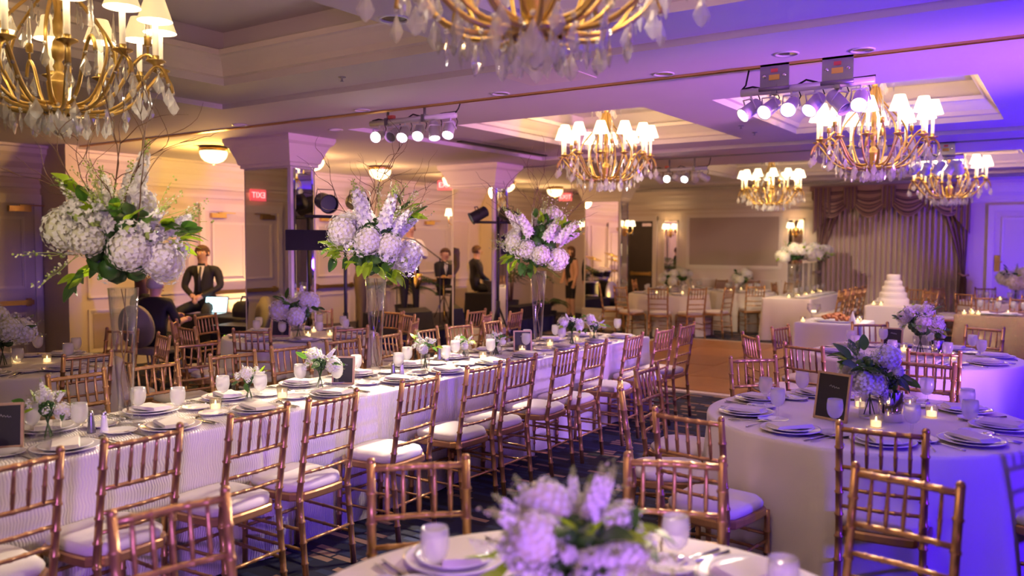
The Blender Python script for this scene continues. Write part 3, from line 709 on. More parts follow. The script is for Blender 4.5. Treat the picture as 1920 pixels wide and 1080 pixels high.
def single(name, me, x, y, z, rz, cat, key, group, order=None, scale=None):
    o = put(name, me, None, (x, y, z), (0, 0, rz), scale=scale); tag(o, None, cat, group); return reg(key, o, order)
def setting(x, y, face, how, near=True, order=None, full=True, seedx=0):
    """one place laid for a guest who looks along FACE (degrees)"""
    a = R(face); f = Vector((cos(a), sin(a))); s = Vector((sin(a), -cos(a))); rz = a - pi / 2
    P = lambda u, v: (x + f.x * u + s.x * v, y + f.y * u + s.y * v)
    o = thing('dinner_plate', None, 'plate', (x, y, TZ), 0, 'white dinner plates'); put('charger', ME['plate'], o); put('plate', ME['plate2'], o)
    reg(('white dinner plate on a charger', how), o, order)
    k = rng.uniform(-.5, .5)
    single('folded_napkin', ME['napkin'], x, y, TZ + .003, rz + k, 'napkin', ('folded cream napkin on a plate', how), 'folded napkins', order)
    goblet(*P(.14 + rng.uniform(-.02, .02), .15), ('frosted stemmed water goblet', how), order=order)
    if full:
        single('side_plate', ME['side'], *P(.12, -.20), TZ, 0, 'plate', ('small white side plate', how), 'small side plates', order)
        single('fork', ME['fork'], *P(-.01, -.185), TZ, rz, 'fork', ('steel fork beside a plate', how), 'steel forks', order)
        single('knife', ME['knife'], *P(-.01, .175), TZ, rz, 'knife', ('steel knife beside a plate', how), 'steel knives', order)
        single('spoon', ME['spoon'], *P(-.02, .205), TZ, rz, 'spoon', ('steel spoon beside a knife', how), 'steel spoons', order)
def shakers(x, y, rz, lab):
    for k, (s, nm) in enumerate(((-.03, 'shk_g'), (.03, 'shk'))):
        o = thing('pepper_shaker' if k == 0 else 'salt_shaker', ('tall dark tapered pepper shaker ' if k == 0 else 'tall white tapered salt shaker ') + lab, 'shaker', (x + s * cos(rz), y + s * sin(rz), TZ))
        put('shaker_body', ME[nm], o); put('shaker_cap', ME['shkcap'], o)
def chalkboard(x, y, z, face, label, h=.19, w_=.14):
    a = R(face) - pi / 2; r = thing('chalkboard', label, 'sign', (x, y, z), a)
    T = Matrix.Rotation(R(-9), 3, 'X')
    mb = MB()
    MB().box((0, 0, h / 2), (w_, .008, h), M=None).build('slate', 'slate', r, smooth=False, rot=(R(9), 0, 0))
    for c, d in (((-w_ / 2, 0, h / 2), (.012, .016, h + .012)), ((w_ / 2, 0, h / 2), (.012, .016, h + .012)), ((0, 0, h), (w_, .016, .012)), ((0, 0, 0.006), (w_, .016, .012))): mb.box(c, d)
    mb.build('board_frame', 'framewood', r, smooth=False, rot=(R(9), 0, 0))
    MB().tube([(0, -.012 - h * .11, h * .7), (0, -h * .42, .006)], .007, 6).build('easel_leg', 'framewood', r)
    mb = MB(); g = random.Random(int(x * 100)); pts = []
    for i in range(14): pts.append((-w_ * .2 + w_ * .32 * i / 13, .0055, h * .70 + .010 * i / 13 + .005 * sin(i * 1.9) + g.uniform(-.002, .002)))
    mb.tube(pts, .0010, 4); mb.build('chalk_mark', 'chalk', r, rot=(R(9), 0, 0))
    return r

# ------------------------------------------------------------------ flowers
def petals(mb, c, d, size, n=4, mi=0, rg=random, cup=.35):
    d = Vector(d).normalized(); a = d.orthogonal().normalized(); b = d.cross(a); o = rg.uniform(0, 6.28); c = Vector(c)
    vs = [c + d * size * .12]; fs = []
    for k in range(n):
        t = o + 2 * pi * k / n; e = a * cos(t) + b * sin(t); g = a * cos(t + pi / n) + b * sin(t + pi / n); h = a * cos(t - pi / n) + b * sin(t - pi / n)
        i = len(vs); vs += [c + h * size * .6 + d * size * cup * .6, c + e * size + d * size * cup, c + g * size * .6 + d * size * cup * .6]
        fs += [(0, i, i + 1, i + 2)]
    mb.add(vs, fs, mi)
def fib(n, full=1.0):
    for i in range(n):
        z = 1 - full * 2 * (i + .5) / n; r_ = math.sqrt(max(0, 1 - z * z)); t = i * 2.399963
        yield Vector((r_ * cos(t), r_ * sin(t), z))
def hydrangea_me(seed, n=120):
    rg = random.Random(seed); mb = MB(); mb.ball((0, 0, 0), .82, 10, 7, 1)
    for d in fib(n, .93):
        q = d + Vector((rg.uniform(-.06, .06), rg.uniform(-.06, .06), rg.uniform(-.06, .06)))
        petals(mb, q * rg.uniform(.82, .98), q, rg.uniform(.13, .18), 4, 0, rg, rg.uniform(.05, .35))
    return mb.mesh('hydrangea', ['petal', 'cream'], False)
def spike_me(seed, L=1.0):
    rg = random.Random(seed); mb = MB(); bend = rg.uniform(-.10, .10)
    P = lambda t: Vector((bend * t * t, .5 * bend * t * t * t, L * t)); mb.tube([P(i / 6) for i in range(7)], [.012 - .007 * i / 6 for i in range(7)], 5, 1)
    n = 44
    for i in range(n):
        t = .18 + .80 * i / n; a = i * 2.4; sz = .105 * (1 - .72 * (t - .18) / .8); d = Vector((cos(a), sin(a), .35)); c = P(t) + d * (.02 + sz * .35)
        if t > .78: mb.ball(c, sz * .5, 5, 3, 1)
        else: petals(mb, c, d, sz, 5, 0, rg, .55); petals(mb, c + d * sz * .1, d, sz * .7, 4, 0, rg, .9)
    return mb.mesh('flower_spike', ['petal', 'bud'], False)
def buds_me(seed):
    rg = random.Random(seed); mb = MB()
    for b in range(4):
        d = Vector((rg.uniform(-.5, .5), rg.uniform(-.5, .5), 1)).normalized(); pts = [d * t * .25 + Vector((rg.uniform(-.03, .03), rg.uniform(-.03, .03), 0)) for t in range(5)]; mb.tube(pts, .008, 4, 1)
        for i in range(12): mb.ball(pts[1 + i % 4] + Vector((rg.uniform(-.06, .06), rg.uniform(-.06, .06), rg.uniform(0, .2))), rg.uniform(.018, .032), 5, 3, 1 if rg.random() < .6 else 0)
    return mb.mesh('bud_spray', ['cream', 'bud'], False)
def cluster_me(seed):
    rg = random.Random(seed); mb = MB()
    for d in fib(16, .75):
        q = d * rg.uniform(.5, 1.0); petals(mb, q, d, rg.uniform(.32, .45), 5, 0, rg, .5); petals(mb, q, d, .22, 4, 0, rg, .9)
    mb.tube([(0, 0, -1.2), (0, 0, .3)], .07, 5, 1); mb.ball((0, 0, 0), .45, 7, 5, 1)
    return mb.mesh('blossom_cluster', ['petal', 'bud'], False)
def leaf_me(wd, m, bend=.25):
    mb = MB(); n = 7; vs, fs = [], []
    for i in range(n + 1):
        t = i / n; w_ = wd * sin(pi * min(1, t * .92 + .04)) ** .8 * (1 - .35 * t); z = -bend * t * t
        vs += [(-w_, t, z + .12 * w_), (0, t, z - .05 * w_), (w_, t, z + .12 * w_)]
    for i in range(n):
        for k in (0, 1): a = i * 3 + k; fs.append((a, a + 1, a + 4, a + 3))
    mb.add(vs, fs); mb.tube([(0, -.25, .03), (0, 0, 0), (0, .9, -bend * .8 - .01)], [.012, .012, .004], 4)
    return mb.mesh('leaf', m)
def twig_me(seed, L=1.0):
    rg = random.Random(seed); mb = MB()
    def br(p, d, l, r_, depth):
        pts = [p]; n = 9
        for i in range(n):
            d = (d + Vector((rg.uniform(-.42, .42), rg.uniform(-.42, .42), rg.uniform(-.22, .30)))).normalized(); p = p + d * l / n; pts.append(p)
            if depth and i in (3, 5, 7): br(p, (d + Vector((rg.uniform(-.8, .8), rg.uniform(-.8, .8), .2))).normalized(), l * .45, r_ * .55, depth - 1)
        mb.tube(pts, [r_ * (1 - .75 * i / n) for i in range(n + 1)], 5)
    br(Vector((0, 0, 0)), Vector((0, 0, 1)), L, .0062, 1)
    return mb.mesh('twig', 'twig')
FL = dict(hyd=[hydrangea_me(i) for i in range(4)], spike=[spike_me(10 + i) for i in range(4)], bud=[buds_me(30 + i) for i in range(3)], clu=[cluster_me(40 + i) for i in range(3)],
          dark=[leaf_me(.32, 'leafdark', b) for b in (.1, .3, .5)], light=[leaf_me(.28, 'leaflight', b) for b in (.1, .3, .45)], twig=[twig_me(50 + i) for i in range(6)])
def qz(d, spin=0): return Vector(d).normalized().to_track_quat('Z', 'Y') @ Quaternion((0, 0, 1), spin)
def qy(d, spin=0): return Vector(d).normalized().to_track_quat('Y', 'Z') @ Quaternion((0, 1, 0), spin)
def bouquet(r, c, rad, seed, hyd=10, spike=10, clu=10, leaf=24, bud=5, twig=0, low=-.35, hs=.30, tall=1.0, wide=1.0, light=.45, ss=.85, ls=.40):
    rg = random.Random(seed); c = Vector(c)
    def dirs(n, lo, hi, off):
        for i in range(n):
            z = lo + (hi - lo) * ((i * .618 + off) % 1); t = i * 2.399963 + off * 7; q = math.sqrt(max(0, 1 - z * z)); yield Vector((q * cos(t) * wide, q * sin(t) * wide, z * tall))
    core = MB()
    for d in fib(26): core.ball(d * .40, .17, 6, 4)
    core.build('filler_core', 'leafdark', r, loc=c, scale=(rad * wide * (.62 if rad < .16 else .9),) * 2 + (rad * tall * (.62 if rad < .16 else .9),))  # added filler lumps that turn the gaps between blooms dark green
    for d in dirs(hyd, low, .9, rg.random()):
        put('hydrangea', rg.choice(FL['hyd']), r, c + d * rad * rg.uniform(.58, .72), quat=qz(d, rg.uniform(0, 6)), scale=rad * hs * rg.uniform(.85, 1.15))
    for d in dirs(clu, low, .8, rg.random()):
        put('blossom_cluster', rg.choice(FL['clu']), r, c + d * rad * .74, quat=qz(d, rg.uniform(0, 6)), scale=rad * .13 * rg.uniform(.8, 1.3))
    for d in dirs(spike, .05, 1.0, rg.random()):
        e = (d + Vector((0, 0, .35))).normalized(); put('flower_spike', rg.choice(FL['spike']), r, c + d * rad * .34, quat=qz(e, rg.uniform(0, 6)), scale=rad * ss * rg.uniform(.7, 1.15))
    for d in dirs(bud, -.3, .9, rg.random()):
        put('bud_spray', rg.choice(FL['bud']), r, c + d * rad * .55, quat=qz(d, rg.uniform(0, 6)), scale=rad * .55 * rg.uniform(.8, 1.2))
    for d in dirs(leaf, low - .1, .8, rg.random()):
        k = 'light' if rg.random() < light else 'dark'; e = (d + Vector((rg.uniform(-.7, .7), rg.uniform(-.7, .7), rg.uniform(-.5, .5)))).normalized()
        put('leaf', rg.choice(FL[k]), r, c + d * rad * rg.uniform(.60, .88), quat=qy(e, rg.uniform(-1, 1)), scale=rad * ls * rg.uniform(.7, 1.25))
    for i in range(twig):
        t = i * 2.4 + rg.random(); d = Vector((cos(t) * .45, sin(t) * .45, 1)).normalized()
        put('twig', FL['twig'][i % 6], r, c + Vector((0, 0, -.1 * rad)), quat=qz(d, rg.uniform(0, 6)), scale=rad * rg.uniform(1.7, 2.35))
def tall_vase(x, y, label, seed, h=.70, rad=.375, z=TZ):
    r = thing('tall_flower_vase', label, 'flowers', (x, y, z))
    mb = MB(); mb.lathe([(.095, 0), (.096, .006), (.04, .012), (.030, .03), (.032, .05), (.036, .10), (.05, .35), (.074, h), (.071, h), (.047, .35), (.033, .11), (.001, .075)], 28, capb=True); mb.build('trumpet_vase', 'glass', r)
    rg = random.Random(seed)
    for k in range(2):
        pts = [(.018 * cos(k * 2 + i), .018 * sin(k * 2.3 + i * .9), .08 + i * h * .11) for i in range(9)]
        MB().tube(pts, .0028, 5).build('twig', 'twig', r)
    bouquet(r, (0, 0, h + rad * .60), rad, seed, hyd=10, spike=8, clu=14, leaf=64, bud=10, twig=9, low=-.55, hs=.285, light=.55, ss=1.0, ls=.29, tall=1.12)
    return r
def low_vase(x, y, label, seed, rad=.2, h=.13, vr=.06, kind='cyl', z=TZ, silver=False, **k):
    r = thing('flower_arrangement', label, 'flowers', (x, y, z))
    if kind == 'block':
        mb = MB(); w_ = vr; mb.loops([[(-w_, -w_, 0), (w_, -w_, 0), (w_, w_, 0), (-w_, w_, 0)], [(-w_, -w_, h), (w_, -w_, h), (w_, w_, h), (-w_, w_, h)], [(-w_ * .88, -w_ * .88, h), (w_ * .88, -w_ * .88, h), (w_ * .88, w_ * .88, h), (-w_ * .88, w_ * .88, h)], [(-w_ * .88, -w_ * .88, .012), (w_ * .88, -w_ * .88, .012), (w_ * .88, w_ * .88, .012), (-w_ * .88, w_ * .88, .012)]]); mb.build('glass_vase', 'glass', r, smooth=False)
    else:
        MB().lathe([(vr * .95, 0), (vr, .006), (vr, h), (vr * .95, h), (vr * .93, .012), (.001, .012)], 22, capb=True).build('glass_vase', 'mirror' if silver else 'glass', r)
    if not silver:
        for j in range(4): MB().tube([(.5 * vr * cos(j * 1.7), .5 * vr * sin(j * 1.7), .015), (-.3 * vr * cos(j * 1.7), -.3 * vr * sin(j * 1.7), h + .03)], .0035, 5).build('stem', 'leafdark', r)
    a = dict(hyd=6, spike=4, clu=7, leaf=14, bud=3, low=-.2, hs=.42); a.update(k); bouquet(r, (0, 0, h + rad * .5), rad, seed, **a)
    return r

# ================================================================== OBJECTS
# ---- long table: three tables end to end
LT = 'long table'
rect_cloth(-4.40, -3.60, 0.40, 2.90, 'near third of the long table under crinkled cream satin cloth', 1, 'pintuck', .7)
rect_cloth(-4.40, -3.60, 2.93, 5.50, 'middle third of the long table under crinkled satin cloth', 2, 'pintuck', 1.0)
rect_cloth(-4.40, -3.60, 5.53, 7.80, 'far third of the long table, its end towards the dance floor', 3, 'pintuck', 1.0)
CK = ('gold bamboo-turned chair with cream seat', 'from the near end,|aisle side of long table')
for y in (.82, 1.42, 1.92, 2.50, 2.96, 3.64, 4.26, 4.70, 5.30, 5.76, 6.44, 7.07, 7.60): chair(-3.10, y, 180, CK, y, 'chairs along the aisle side of the long table', jit=3)
CK = ('gold bamboo-turned chair with cream seat', 'from the near end,|stage side of long table')
for y in (1.5, 2.60, 3.10, 3.70, 4.22, 4.76, 5.30, 5.80, 6.28, 6.82): chair(-4.88, y, 0, CK, y, 'chairs along the stage side of the long table', jit=9)
for y in (1.42, 1.95, 2.48, 3.02, 3.60, 4.22, 4.72, 5.28, 5.80, 6.42, 7.02, 7.52): setting(-3.77, y, 180, 'from the near end,|long table aisle edge', order=y)
for y in (1.5, 2.10, 2.66, 3.16, 3.74, 4.26, 4.80, 5.34, 5.86, 6.38, 6.90, 7.40): setting(-4.22, y, 0, 'from the near end,|long table stage edge', order=y)
tall_vase(-4.0, 2.38, 'tallest-looking trumpet vase of white hydrangeas, nearest on the long table', 101, .71, .375)
tall_vase(-4.02, 4.24, 'middle trumpet vase of white flowers and willow twigs on the long table', 102, .70, .37)
tall_vase(-3.96, 6.25, 'third trumpet vase of white flowers, near the dance floor end', 103, .70, .36)
for x, y, s, lab, kw in ((-4.02, 2.0, 201, 'low block vase of white blooms beside the near black chalkboard', dict(kind='block', rad=.12, h=.09, vr=.045)),
        (-4.07, 3.20, 202, 'small square glass cube of pink and white blooms, second on the long table', dict(kind='block', rad=.10, h=.08, vr=.045)),
        (-3.99, 3.69, 203, 'wide glass cube with a cream rose beside the middle chalkboard', dict(kind='block', rad=.13, h=.10, vr=.055)),
        (-3.98, 4.72, 204, 'slim footed glass of white stock past the middle tall vase', dict(rad=.11, h=.12, vr=.035)),
        (-4.14, 5.40, 205, 'small white posy with bright leaves behind the salt shakers', dict(rad=.10, h=.07, vr=.04)),
        (-4.0, 5.66, 206, 'low glass of white blossoms before the third chalkboard', dict(rad=.09, h=.09, vr=.05)),
        (-3.87, 6.70, 207, 'white stock posy just past the third tall vase', dict(rad=.13, h=.11, vr=.04)),
        (-3.80, 7.0, 208, 'airy white posy at the dance floor end of the long table', dict(rad=.13, h=.09, vr=.045))):
    low_vase(x, y, lab, s, hyd=2, spike=3, clu=10, leaf=9, bud=3, hs=.40, ls=.5, **kw)
chalkboard(-4.02, 1.80, TZ, -38, 'black menu chalkboard in gilt frame at the near end of the long table', .20, .15)
chalkboard(-4.03, 3.93, TZ, -60, 'black chalkboard by the middle tall vase on the long table', .18, .14)
chalkboard(-3.97, 6.02, TZ, -50, 'wooden-framed chalkboard leaning near the third tall vase', .18, .15)
shakers(-3.98, 2.22, .75, 'beside the nearest tall vase'); shakers(-3.93, 4.36, .75, 'beside the middle tall vase'); shakers(-4.2, 5.2, .75, 'near the far third of the long table')
VK = ('lit votive candle in clear glass', 'from the near end,|on the long table')
for x, y in ((-3.98, 2.9), (-3.95, 3.35), (-4.1, 4.06), (-3.96, 5.42), (-3.95, 5.98), (-4.0, 6.52), (-4.0, 7.0), (-4.08, 7.5)): votive(x, y, VK, order=y)

# ---- round tables
def round_set(cx, cy_, r, n, off, how, full=True):
    for k in range(n):
        a = off + 360 * k / n; x, y = cx + (r - .20) * cos(R(a)), cy_ + (r - .20) * sin(R(a)); setting(x, y, a + 180, how, full=full)
R1, R2, TL, TM, TN = (-.93, 4.82, .84), (-1.14, 7.80, .84), (-6.72, 3.10, .76), (-6.55, 5.82, .78), (-.93, 1.70, .80)
round_cloth(*R1, 'round table with pale cloth glowing blue, nearer of the two on the right', 11)
round_cloth(*R2, 'round table under violet-lit cloth behind the nearer right one', 12)
round_cloth(*TL, 'cream round table in the dim corner by the left door', 13)
round_cloth(*TM, 'cream round table between the stage and the long table', 14)
round_cloth(*TN, 'round table in the front corner with only its rim in view', 15)
round_set(*R1, 9, 8, 'from the dance floor,|nearer right table'); round_set(*R2, 8, 20, 'from the dance floor,|farther right table')
round_set(*TL, 7, 10, 'from the door,|left corner table'); round_set(*TM, 8, 5, 'from the door,|table by the stage'); round_set(*TN, 8, 70, 'from the aisle,|front corner table')
def chairs_at(T, L, how, grp, jit=5):
    key = ('gold bamboo-turned chair with cream seat', how)
    for q in L:
        x, y = q[:2]; f = q[2] if len(q) > 2 else face_to(x, y, T[0], T[1]); chair(x, y, f, key, None, grp, jit=jit if len(q) < 3 else 0)
chairs_at(R1, ((-.66, 3.76, 96), (-1.44, 3.54, 83), (-2.22, 4.78, 2), (-2.06, 4.10, 28), (-1.82, 5.63), (-.80, 6.08, 262), (.15, 4.4), (.1, 5.5)), 'from the long table,|nearer right table', 'chairs at the nearer right round table')
chairs_at(R2, ((-1.72, 6.52, 70), (-2.30, 7.02, 40), (-2.30, 7.9), (-1.68, 8.80), (-.84, 6.72, 100), (-.70, 9.0)), 'from the long table,|farther right table', 'chairs at the farther right round table')
chairs_at(TL, ((-5.66, 3.10, 180), (-7.0, 4.15), (-6.30, 4.10), (-6.15, 2.05), (-7.8, 3.3)), 'from the door,|left corner table', 'chairs at the left corner round table')
chairs_at(TM, ((-6.06, 4.80), (-5.50, 5.48), (-6.75, 4.62), (-7.30, 4.86), (-7.70, 5.5), (-6.42, 7.06), (-5.45, 6.30), (-6.02, 6.85), (-7.3, 6.72)), 'from the door,|table by the stage', 'chairs at the round table by the stage')
key = ('gold bamboo-turned chair with cream seat', 'from the door side,|spare behind the long table')
for x, y, f in ((-5.62, 3.95, 170), (-5.35, 7.4, 200), (-5.3, 7.9, 190), (-5.75, 7.75, 180)): chair(x, y, f, key, None, 'loose chairs behind the long table', jit=0)
chairs_at(TN, ((-1.92, 2.24, -45), (-1.18, 2.79, -68), (-.45, 3.02, -100), (-2.21, 1.45, -12)), 'from the aisle,|front corner table', 'chairs at the front corner round table')

low_vase(R1[0] + .02, R1[1], 'full bouquet of white hydrangeas in two vases on the nearer right table', 301, rad=.19, h=.15, vr=.055, hyd=7, spike=2, clu=12, leaf=34, light=.08, hs=.35, low=-.4, ls=.52)
low_vase(R1[0] + .13, R1[1] - .03, 'mirrored silver cylinder under the nearer right bouquet', 302, rad=.10, h=.16, vr=.06, silver=True, hyd=2, spike=0, clu=3, leaf=5, bud=0, light=0)
low_vase(R2[0] + .05, R2[1] + .05, 'white bouquet with budded stems on the farther right table', 303, rad=.21, h=.16, vr=.06, hyd=7, spike=6, clu=12, leaf=26, light=.1, hs=.34, ls=.42)
low_vase(R2[0] + .19, R2[1] + .0, 'silver cylinder vase beside the farther right bouquet', 304, rad=.08, h=.14, vr=.05, silver=True, hyd=1, spike=0, clu=2, leaf=4, bud=0, light=0)
low_vase(TL[0] + .05, TL[1] - .10, 'cream hydrangea bouquet on the left corner table', 305, rad=.23, h=.14, vr=.06, hyd=7, spike=4, clu=8, leaf=14, light=.1)
low_vase(-6.22, 5.48, 'white and green bouquet on the round table by the stage', 306, rad=.24, h=.15, vr=.06, hyd=6, spike=6, clu=8, leaf=18, light=.35)
low_vase(TN[0] - .04, TN[1] + .0, 'large out-of-focus pink-white bouquet on the front corner table', 307, rad=.215, h=.10, vr=.07, hyd=3, spike=15, clu=24, leaf=30, bud=6, light=.6, hs=.32, tall=.8)
chalkboard(-1.07, 4.62, TZ, -112, 'black chalkboard in wooden frame on the nearer right table', .25, .19)
chalkboard(-1.39, 8.32, TZ, -95, 'small black chalkboard on the farther right table', .17, .16)
chalkboard(-6.62, 5.60, TZ, -60, 'black chalkboard on the round table by the stage', .2, .18)
for T, how, L in ((R1, 'from the chalkboard,|nearer right round table', ((.10, -.25), (.30, .20), (.17, .34), (-.08, .26))), (R2, 'from the chalkboard,|farther right round table', ((.32, -.12), (.2, .25), (-.1, .2))),
        (TL, 'from the door side,|left corner table', ((-.08, .06), (.1, .2))), (TM, 'from the door,|table by the stage', ((-.3, -.05), (.2, -.1), (.3, .1), (-.1, .25)))):
    for dx, dy in L: votive(T[0] + dx, T[1] + dy, ('lit votive candle in clear glass', how))

# ---- far end of the hall
F = [(-6.45, 14.85, .76), (-6.95, 16.72, .72), (-5.55, 16.45, .62)]
for k, (T, lab) in enumerate(zip(F, ('cream round table past the dance floor, first before the fabric panel', 'cream round table under the sconce by the far wall', 'cream round table between the head table and the fabric panel'))):
    round_cloth(*T, lab, 20 + k, n=72)
    hw = ('from the dark door,|first far table', 'from the dark door,|far wall table', 'from the dark door,|table by head table')[k]
    round_set(*T, 7, 15 * k, hw, full=False)
    low_vase(T[0], T[1], ('white bouquet on the first far round table', 'white bouquet on the far round table at the wall', 'white bouquet on the far table next to the head table')[k], 320 + k, rad=.22, h=.15, vr=.06, hyd=6, spike=3, clu=6, leaf=10, light=.4)
    for j in range(3): votive(T[0] + .28 * cos(j * 2.1 + k), T[1] + .28 * sin(j * 2.1 + k), ('lit votive candle', hw))
    key = ('gold chair with cream seat', hw)
    for x, y in (((-7.6, 14.2), (-6.9, 13.68), (-6.12, 13.62), (-5.52, 13.98), (-5.2, 14.72), (-7.72, 15.15)), ((-7.98, 16.5), (-7.6, 17.6), (-6.45, 17.72)), ((-4.98, 15.5), (-4.85, 17.35), (-5.75, 17.6)))[k]:
        chair(x, y, face_to(x, y, T[0], T[1]), key, None, 'chairs at the far round tables', far=True)
# head table with three tall flower boxes
rect_cloth(-4.62, -3.78, 14.75, 17.2, 'long head table running towards the curtains under white cloth', 31)
HK = ('gold chair with cream seat', 'from the cake,|row behind the head table')
for y in (14.9, 15.36, 15.82, 16.28, 16.74): chair(-3.30, y, 180, HK, y, 'chairs behind the head table', far=True)
HK = ('gold chair with cream seat', 'from the dance floor,|wall side of head table')
chair(-5.05, 16.85, 0, HK, 0, 'chairs on the wall side of the head table', far=True)
for k, y in enumerate((15.25, 16.0, 16.75)):
    r = thing('raised_flower_box', ('first', 'second', 'third')[k] + ' tall flower box on glass cylinders along the head table, from the dance floor', 'flowers', (-4.2, y, TZ), 0, 'raised head table flowers')
    for dy in (-.16, .16): MB().lathe([(.07, 0), (.07, .60), (.066, .60), (.066, .01), (.001, .01)], 18, (0, dy, 0), capb=True).build('glass_cylinder', 'glass', r)
    bouquet(r, (0, 0, .76), .30, 400 + k, hyd=12, spike=7, clu=12, leaf=20, bud=4, low=-.3, light=.75, hs=.36, tall=.7, wide=1.2, ss=.7)
for y in (14.95, 15.35, 15.75, 16.15, 16.55, 16.95):
    setting(-4.0, y, 180, 'from the dance floor,|head table', order=y, full=False)
for j in range(9): votive(-4.2 + .1 * (j % 2), 14.92 + j * .26, ('lit votive candle', 'from the dance floor,|head table'), order=j)
# cake
rect_cloth(-2.72, -1.92, 13.85, 14.55, 'small square cake table under draped cream cloth', 33)
r = thing('wedding_cake', 'white five-tier wedding cake with stacked round tiers', 'cake', (-2.38, 14.2, TZ))
z = 0
for k, (rr, hh) in enumerate(((.235, .105), (.20, .095), (.165, .09), (.13, .09), (.10, .10))):
    MB().lathe([(rr - .004, 0), (rr, .006), (rr, hh - .012), (rr - .01, hh), (.001, hh)], 36, (0, 0, z), capb=True).build('cake_tier', 'cakeicing', r)
    MB().lathe([(rr + .002, 0), (rr + .008, .004), (rr + .008, .014), (rr + .002, .018)], 36, (0, 0, z)).build('ribbon_band', 'cushion', r); z += hh
for k in range(5): put('sugar_flower', FL['clu'][k % 3], r, (-.2 + .05 * k, -.18 + .02 * k, .05 + .04 * k), quat=qz((-.5, -.8, .3)), scale=.035)
for x, y in ((-2.62, 13.98), (-2.50, 13.92)): votive(x, y, ('lit votive candle', 'from the dance floor,|cake table'))
# appetiser table
rect_cloth(-2.82, -2.08, 10.25, 11.15, 'appetiser table under lilac-lit white cloth at the dance floor edge', 34)
r = thing('appetiser_platter', 'white platter heaped with browned bite-size appetisers', 'platter', (-2.42, 10.62, TZ))
MB().loops([rrect(.40, .40, .30, 0, 1, 24), rrect(.46, .46, .36, .02, 1, 24), rrect(.45, .45, .35, .024, 1, 24), rrect(.38, .38, .28, .008, 1, 24)]).build('tray', 'china', r)
g = random.Random(3); pme = MB().ball((0, 0, 0), .026, 7, 5, sq=(1.2, .9, .8)).mesh('pastry_bite', 'pastry')
for i in range(70):
    q = g.random() ** .6; a = g.uniform(0, 6.28); put('pastry_bite', pme, r, (.17 * q * cos(a), .12 * q * sin(a), .03 + .05 * (1 - q) + g.uniform(0, .03)), (g.uniform(-.6, .6), g.uniform(-.6, .6), g.uniform(0, 6)))
r = thing('glass_bowl', 'round clear glass candle bowl beside the appetiser platter', 'bowl', (-2.68, 10.62, TZ))
MB().lathe([(.035, 0), (.035, .004), (.008, .012), (.008, .07), (.05, .10), (.085, .15), (.078, .21), (.074, .21), (.08, .15), (.04, .104)], 22, capb=True).build('bowl', 'glass', r)
MB().lathe([(.03, .105), (.03, .13), (.001, .13)], 12).build('candle', 'candle', r)
for x, y in ((-2.74, 10.36), (-2.16, 10.6), (-2.2, 10.9)): votive(x, y, ('lit votive candle', 'from the stage side,|appetiser table'))
r = thing('folded_napkin', 'white napkin folded into a point beside the platter', 'napkin', (-2.2, 10.5, TZ)); MB().lathe([(.05, 0), (.035, .06), (.002, .15)], 7, capb=True).build('napkin_cone', 'napkin', r, smooth=False)
# sequinned table
rect_cloth(-1.36, -.50, 12.75, 13.75, 'sweetheart table under glittering gold sequinned cloth', 35, 'sequin', 1.5)
for x, y in ((-1.25, 12.85), (-1.16, 12.95), (-1.08, 12.83), (-1.2, 13.2), (-.75, 13.1)): votive(x, y, ('lit votive candle', 'from the cake,|gold sequinned table'))
for x in (-1.02, -.72): setting(x, 13.0, 90, 'from the cake,|gold sequinned table', full=False)
for x in (-1.1, -.7): goblet(x, 13.3, ('tall clear goblet at the back', 'from the cake,|gold sequinned table'))
for x, y, f in ((-1.12, 14.2, 270), (-.62, 14.2, 270)): chair(x, y, f, ('gold chair with cream seat', 'from the cake,|behind the sequinned table'), None, 'chairs behind the sequinned table', far=True)
# far right tables
T = (-.95, 16.3, .72); round_cloth(*T, 'round table by the right far door under blue light', 36, n=72); hw = 'from the curtains,|far right table'
round_set(*T, 7, 0, hw, full=False); low_vase(T[0] + .12, T[1] - .1, 'large white bouquet on the round table by the far right door', 340, rad=.30, h=.2, vr=.06, hyd=8, spike=4, clu=8, leaf=14, light=.1)
for j in range(8):
    a = 360 * j / 8 + 20; chair(T[0] + 1.24 * cos(R(a)), T[1] + 1.24 * sin(R(a)), a + 180, ('gold chair with cream seat', hw), None, 'chairs at the far right round table', far=True)
for j in range(3): votive(T[0] + .3 * cos(j * 2), T[1] + .3 * sin(j * 2), ('lit votive candle', hw))
for x, y, f in ((-2.35, 16.3, 250), (-2.0, 15.4, 230), (-2.75, 16.9, 260)): chair(x, y, f, ('gold chair with cream seat', 'from the head table,|before the far curtains'), None, 'chairs before the far curtains', far=True)

# ---- stage, band and crew
r = thing('stage', 'low stage platform with navy skirt along the left wall', 'stage', (0, 0, 0))
MB().bbox((-10.75, 8.7, .26), (-8.55, 14.1, .30)).build('deck', 'black', r, smooth=False)
def skirt(p0, p1):
    n = int(math.hypot(p1[0] - p0[0], p1[1] - p0[1]) / .02); nx, ny = (p1[1] - p0[1]), -(p1[0] - p0[0]); l = math.hypot(nx, ny); nx /= l; ny /= l
    MB().grid(lambda u, v: (p0[0] + (p1[0] - p0[0]) * u + nx * .012 * sin(u * n * .55), p0[1] + (p1[1] - p0[1]) * u + ny * .012 * sin(u * n * .55), .005 + v * .275), n, 1).build('skirt', 'navyskirt', r)
skirt((-8.54, 8.7), (-8.54, 14.1)); skirt((-10.75, 8.69), (-8.54, 8.69)); skirt((-8.54, 14.11), (-10.75, 14.11))
for x in (-10.6, -9.6, -8.65):
    for y in (8.8, 11.4, 14.0): MB().bbox((x - .03, y - .03, 0), (x + .03, y + .03, .26)).build('leg', 'greymetal', r, smooth=False)
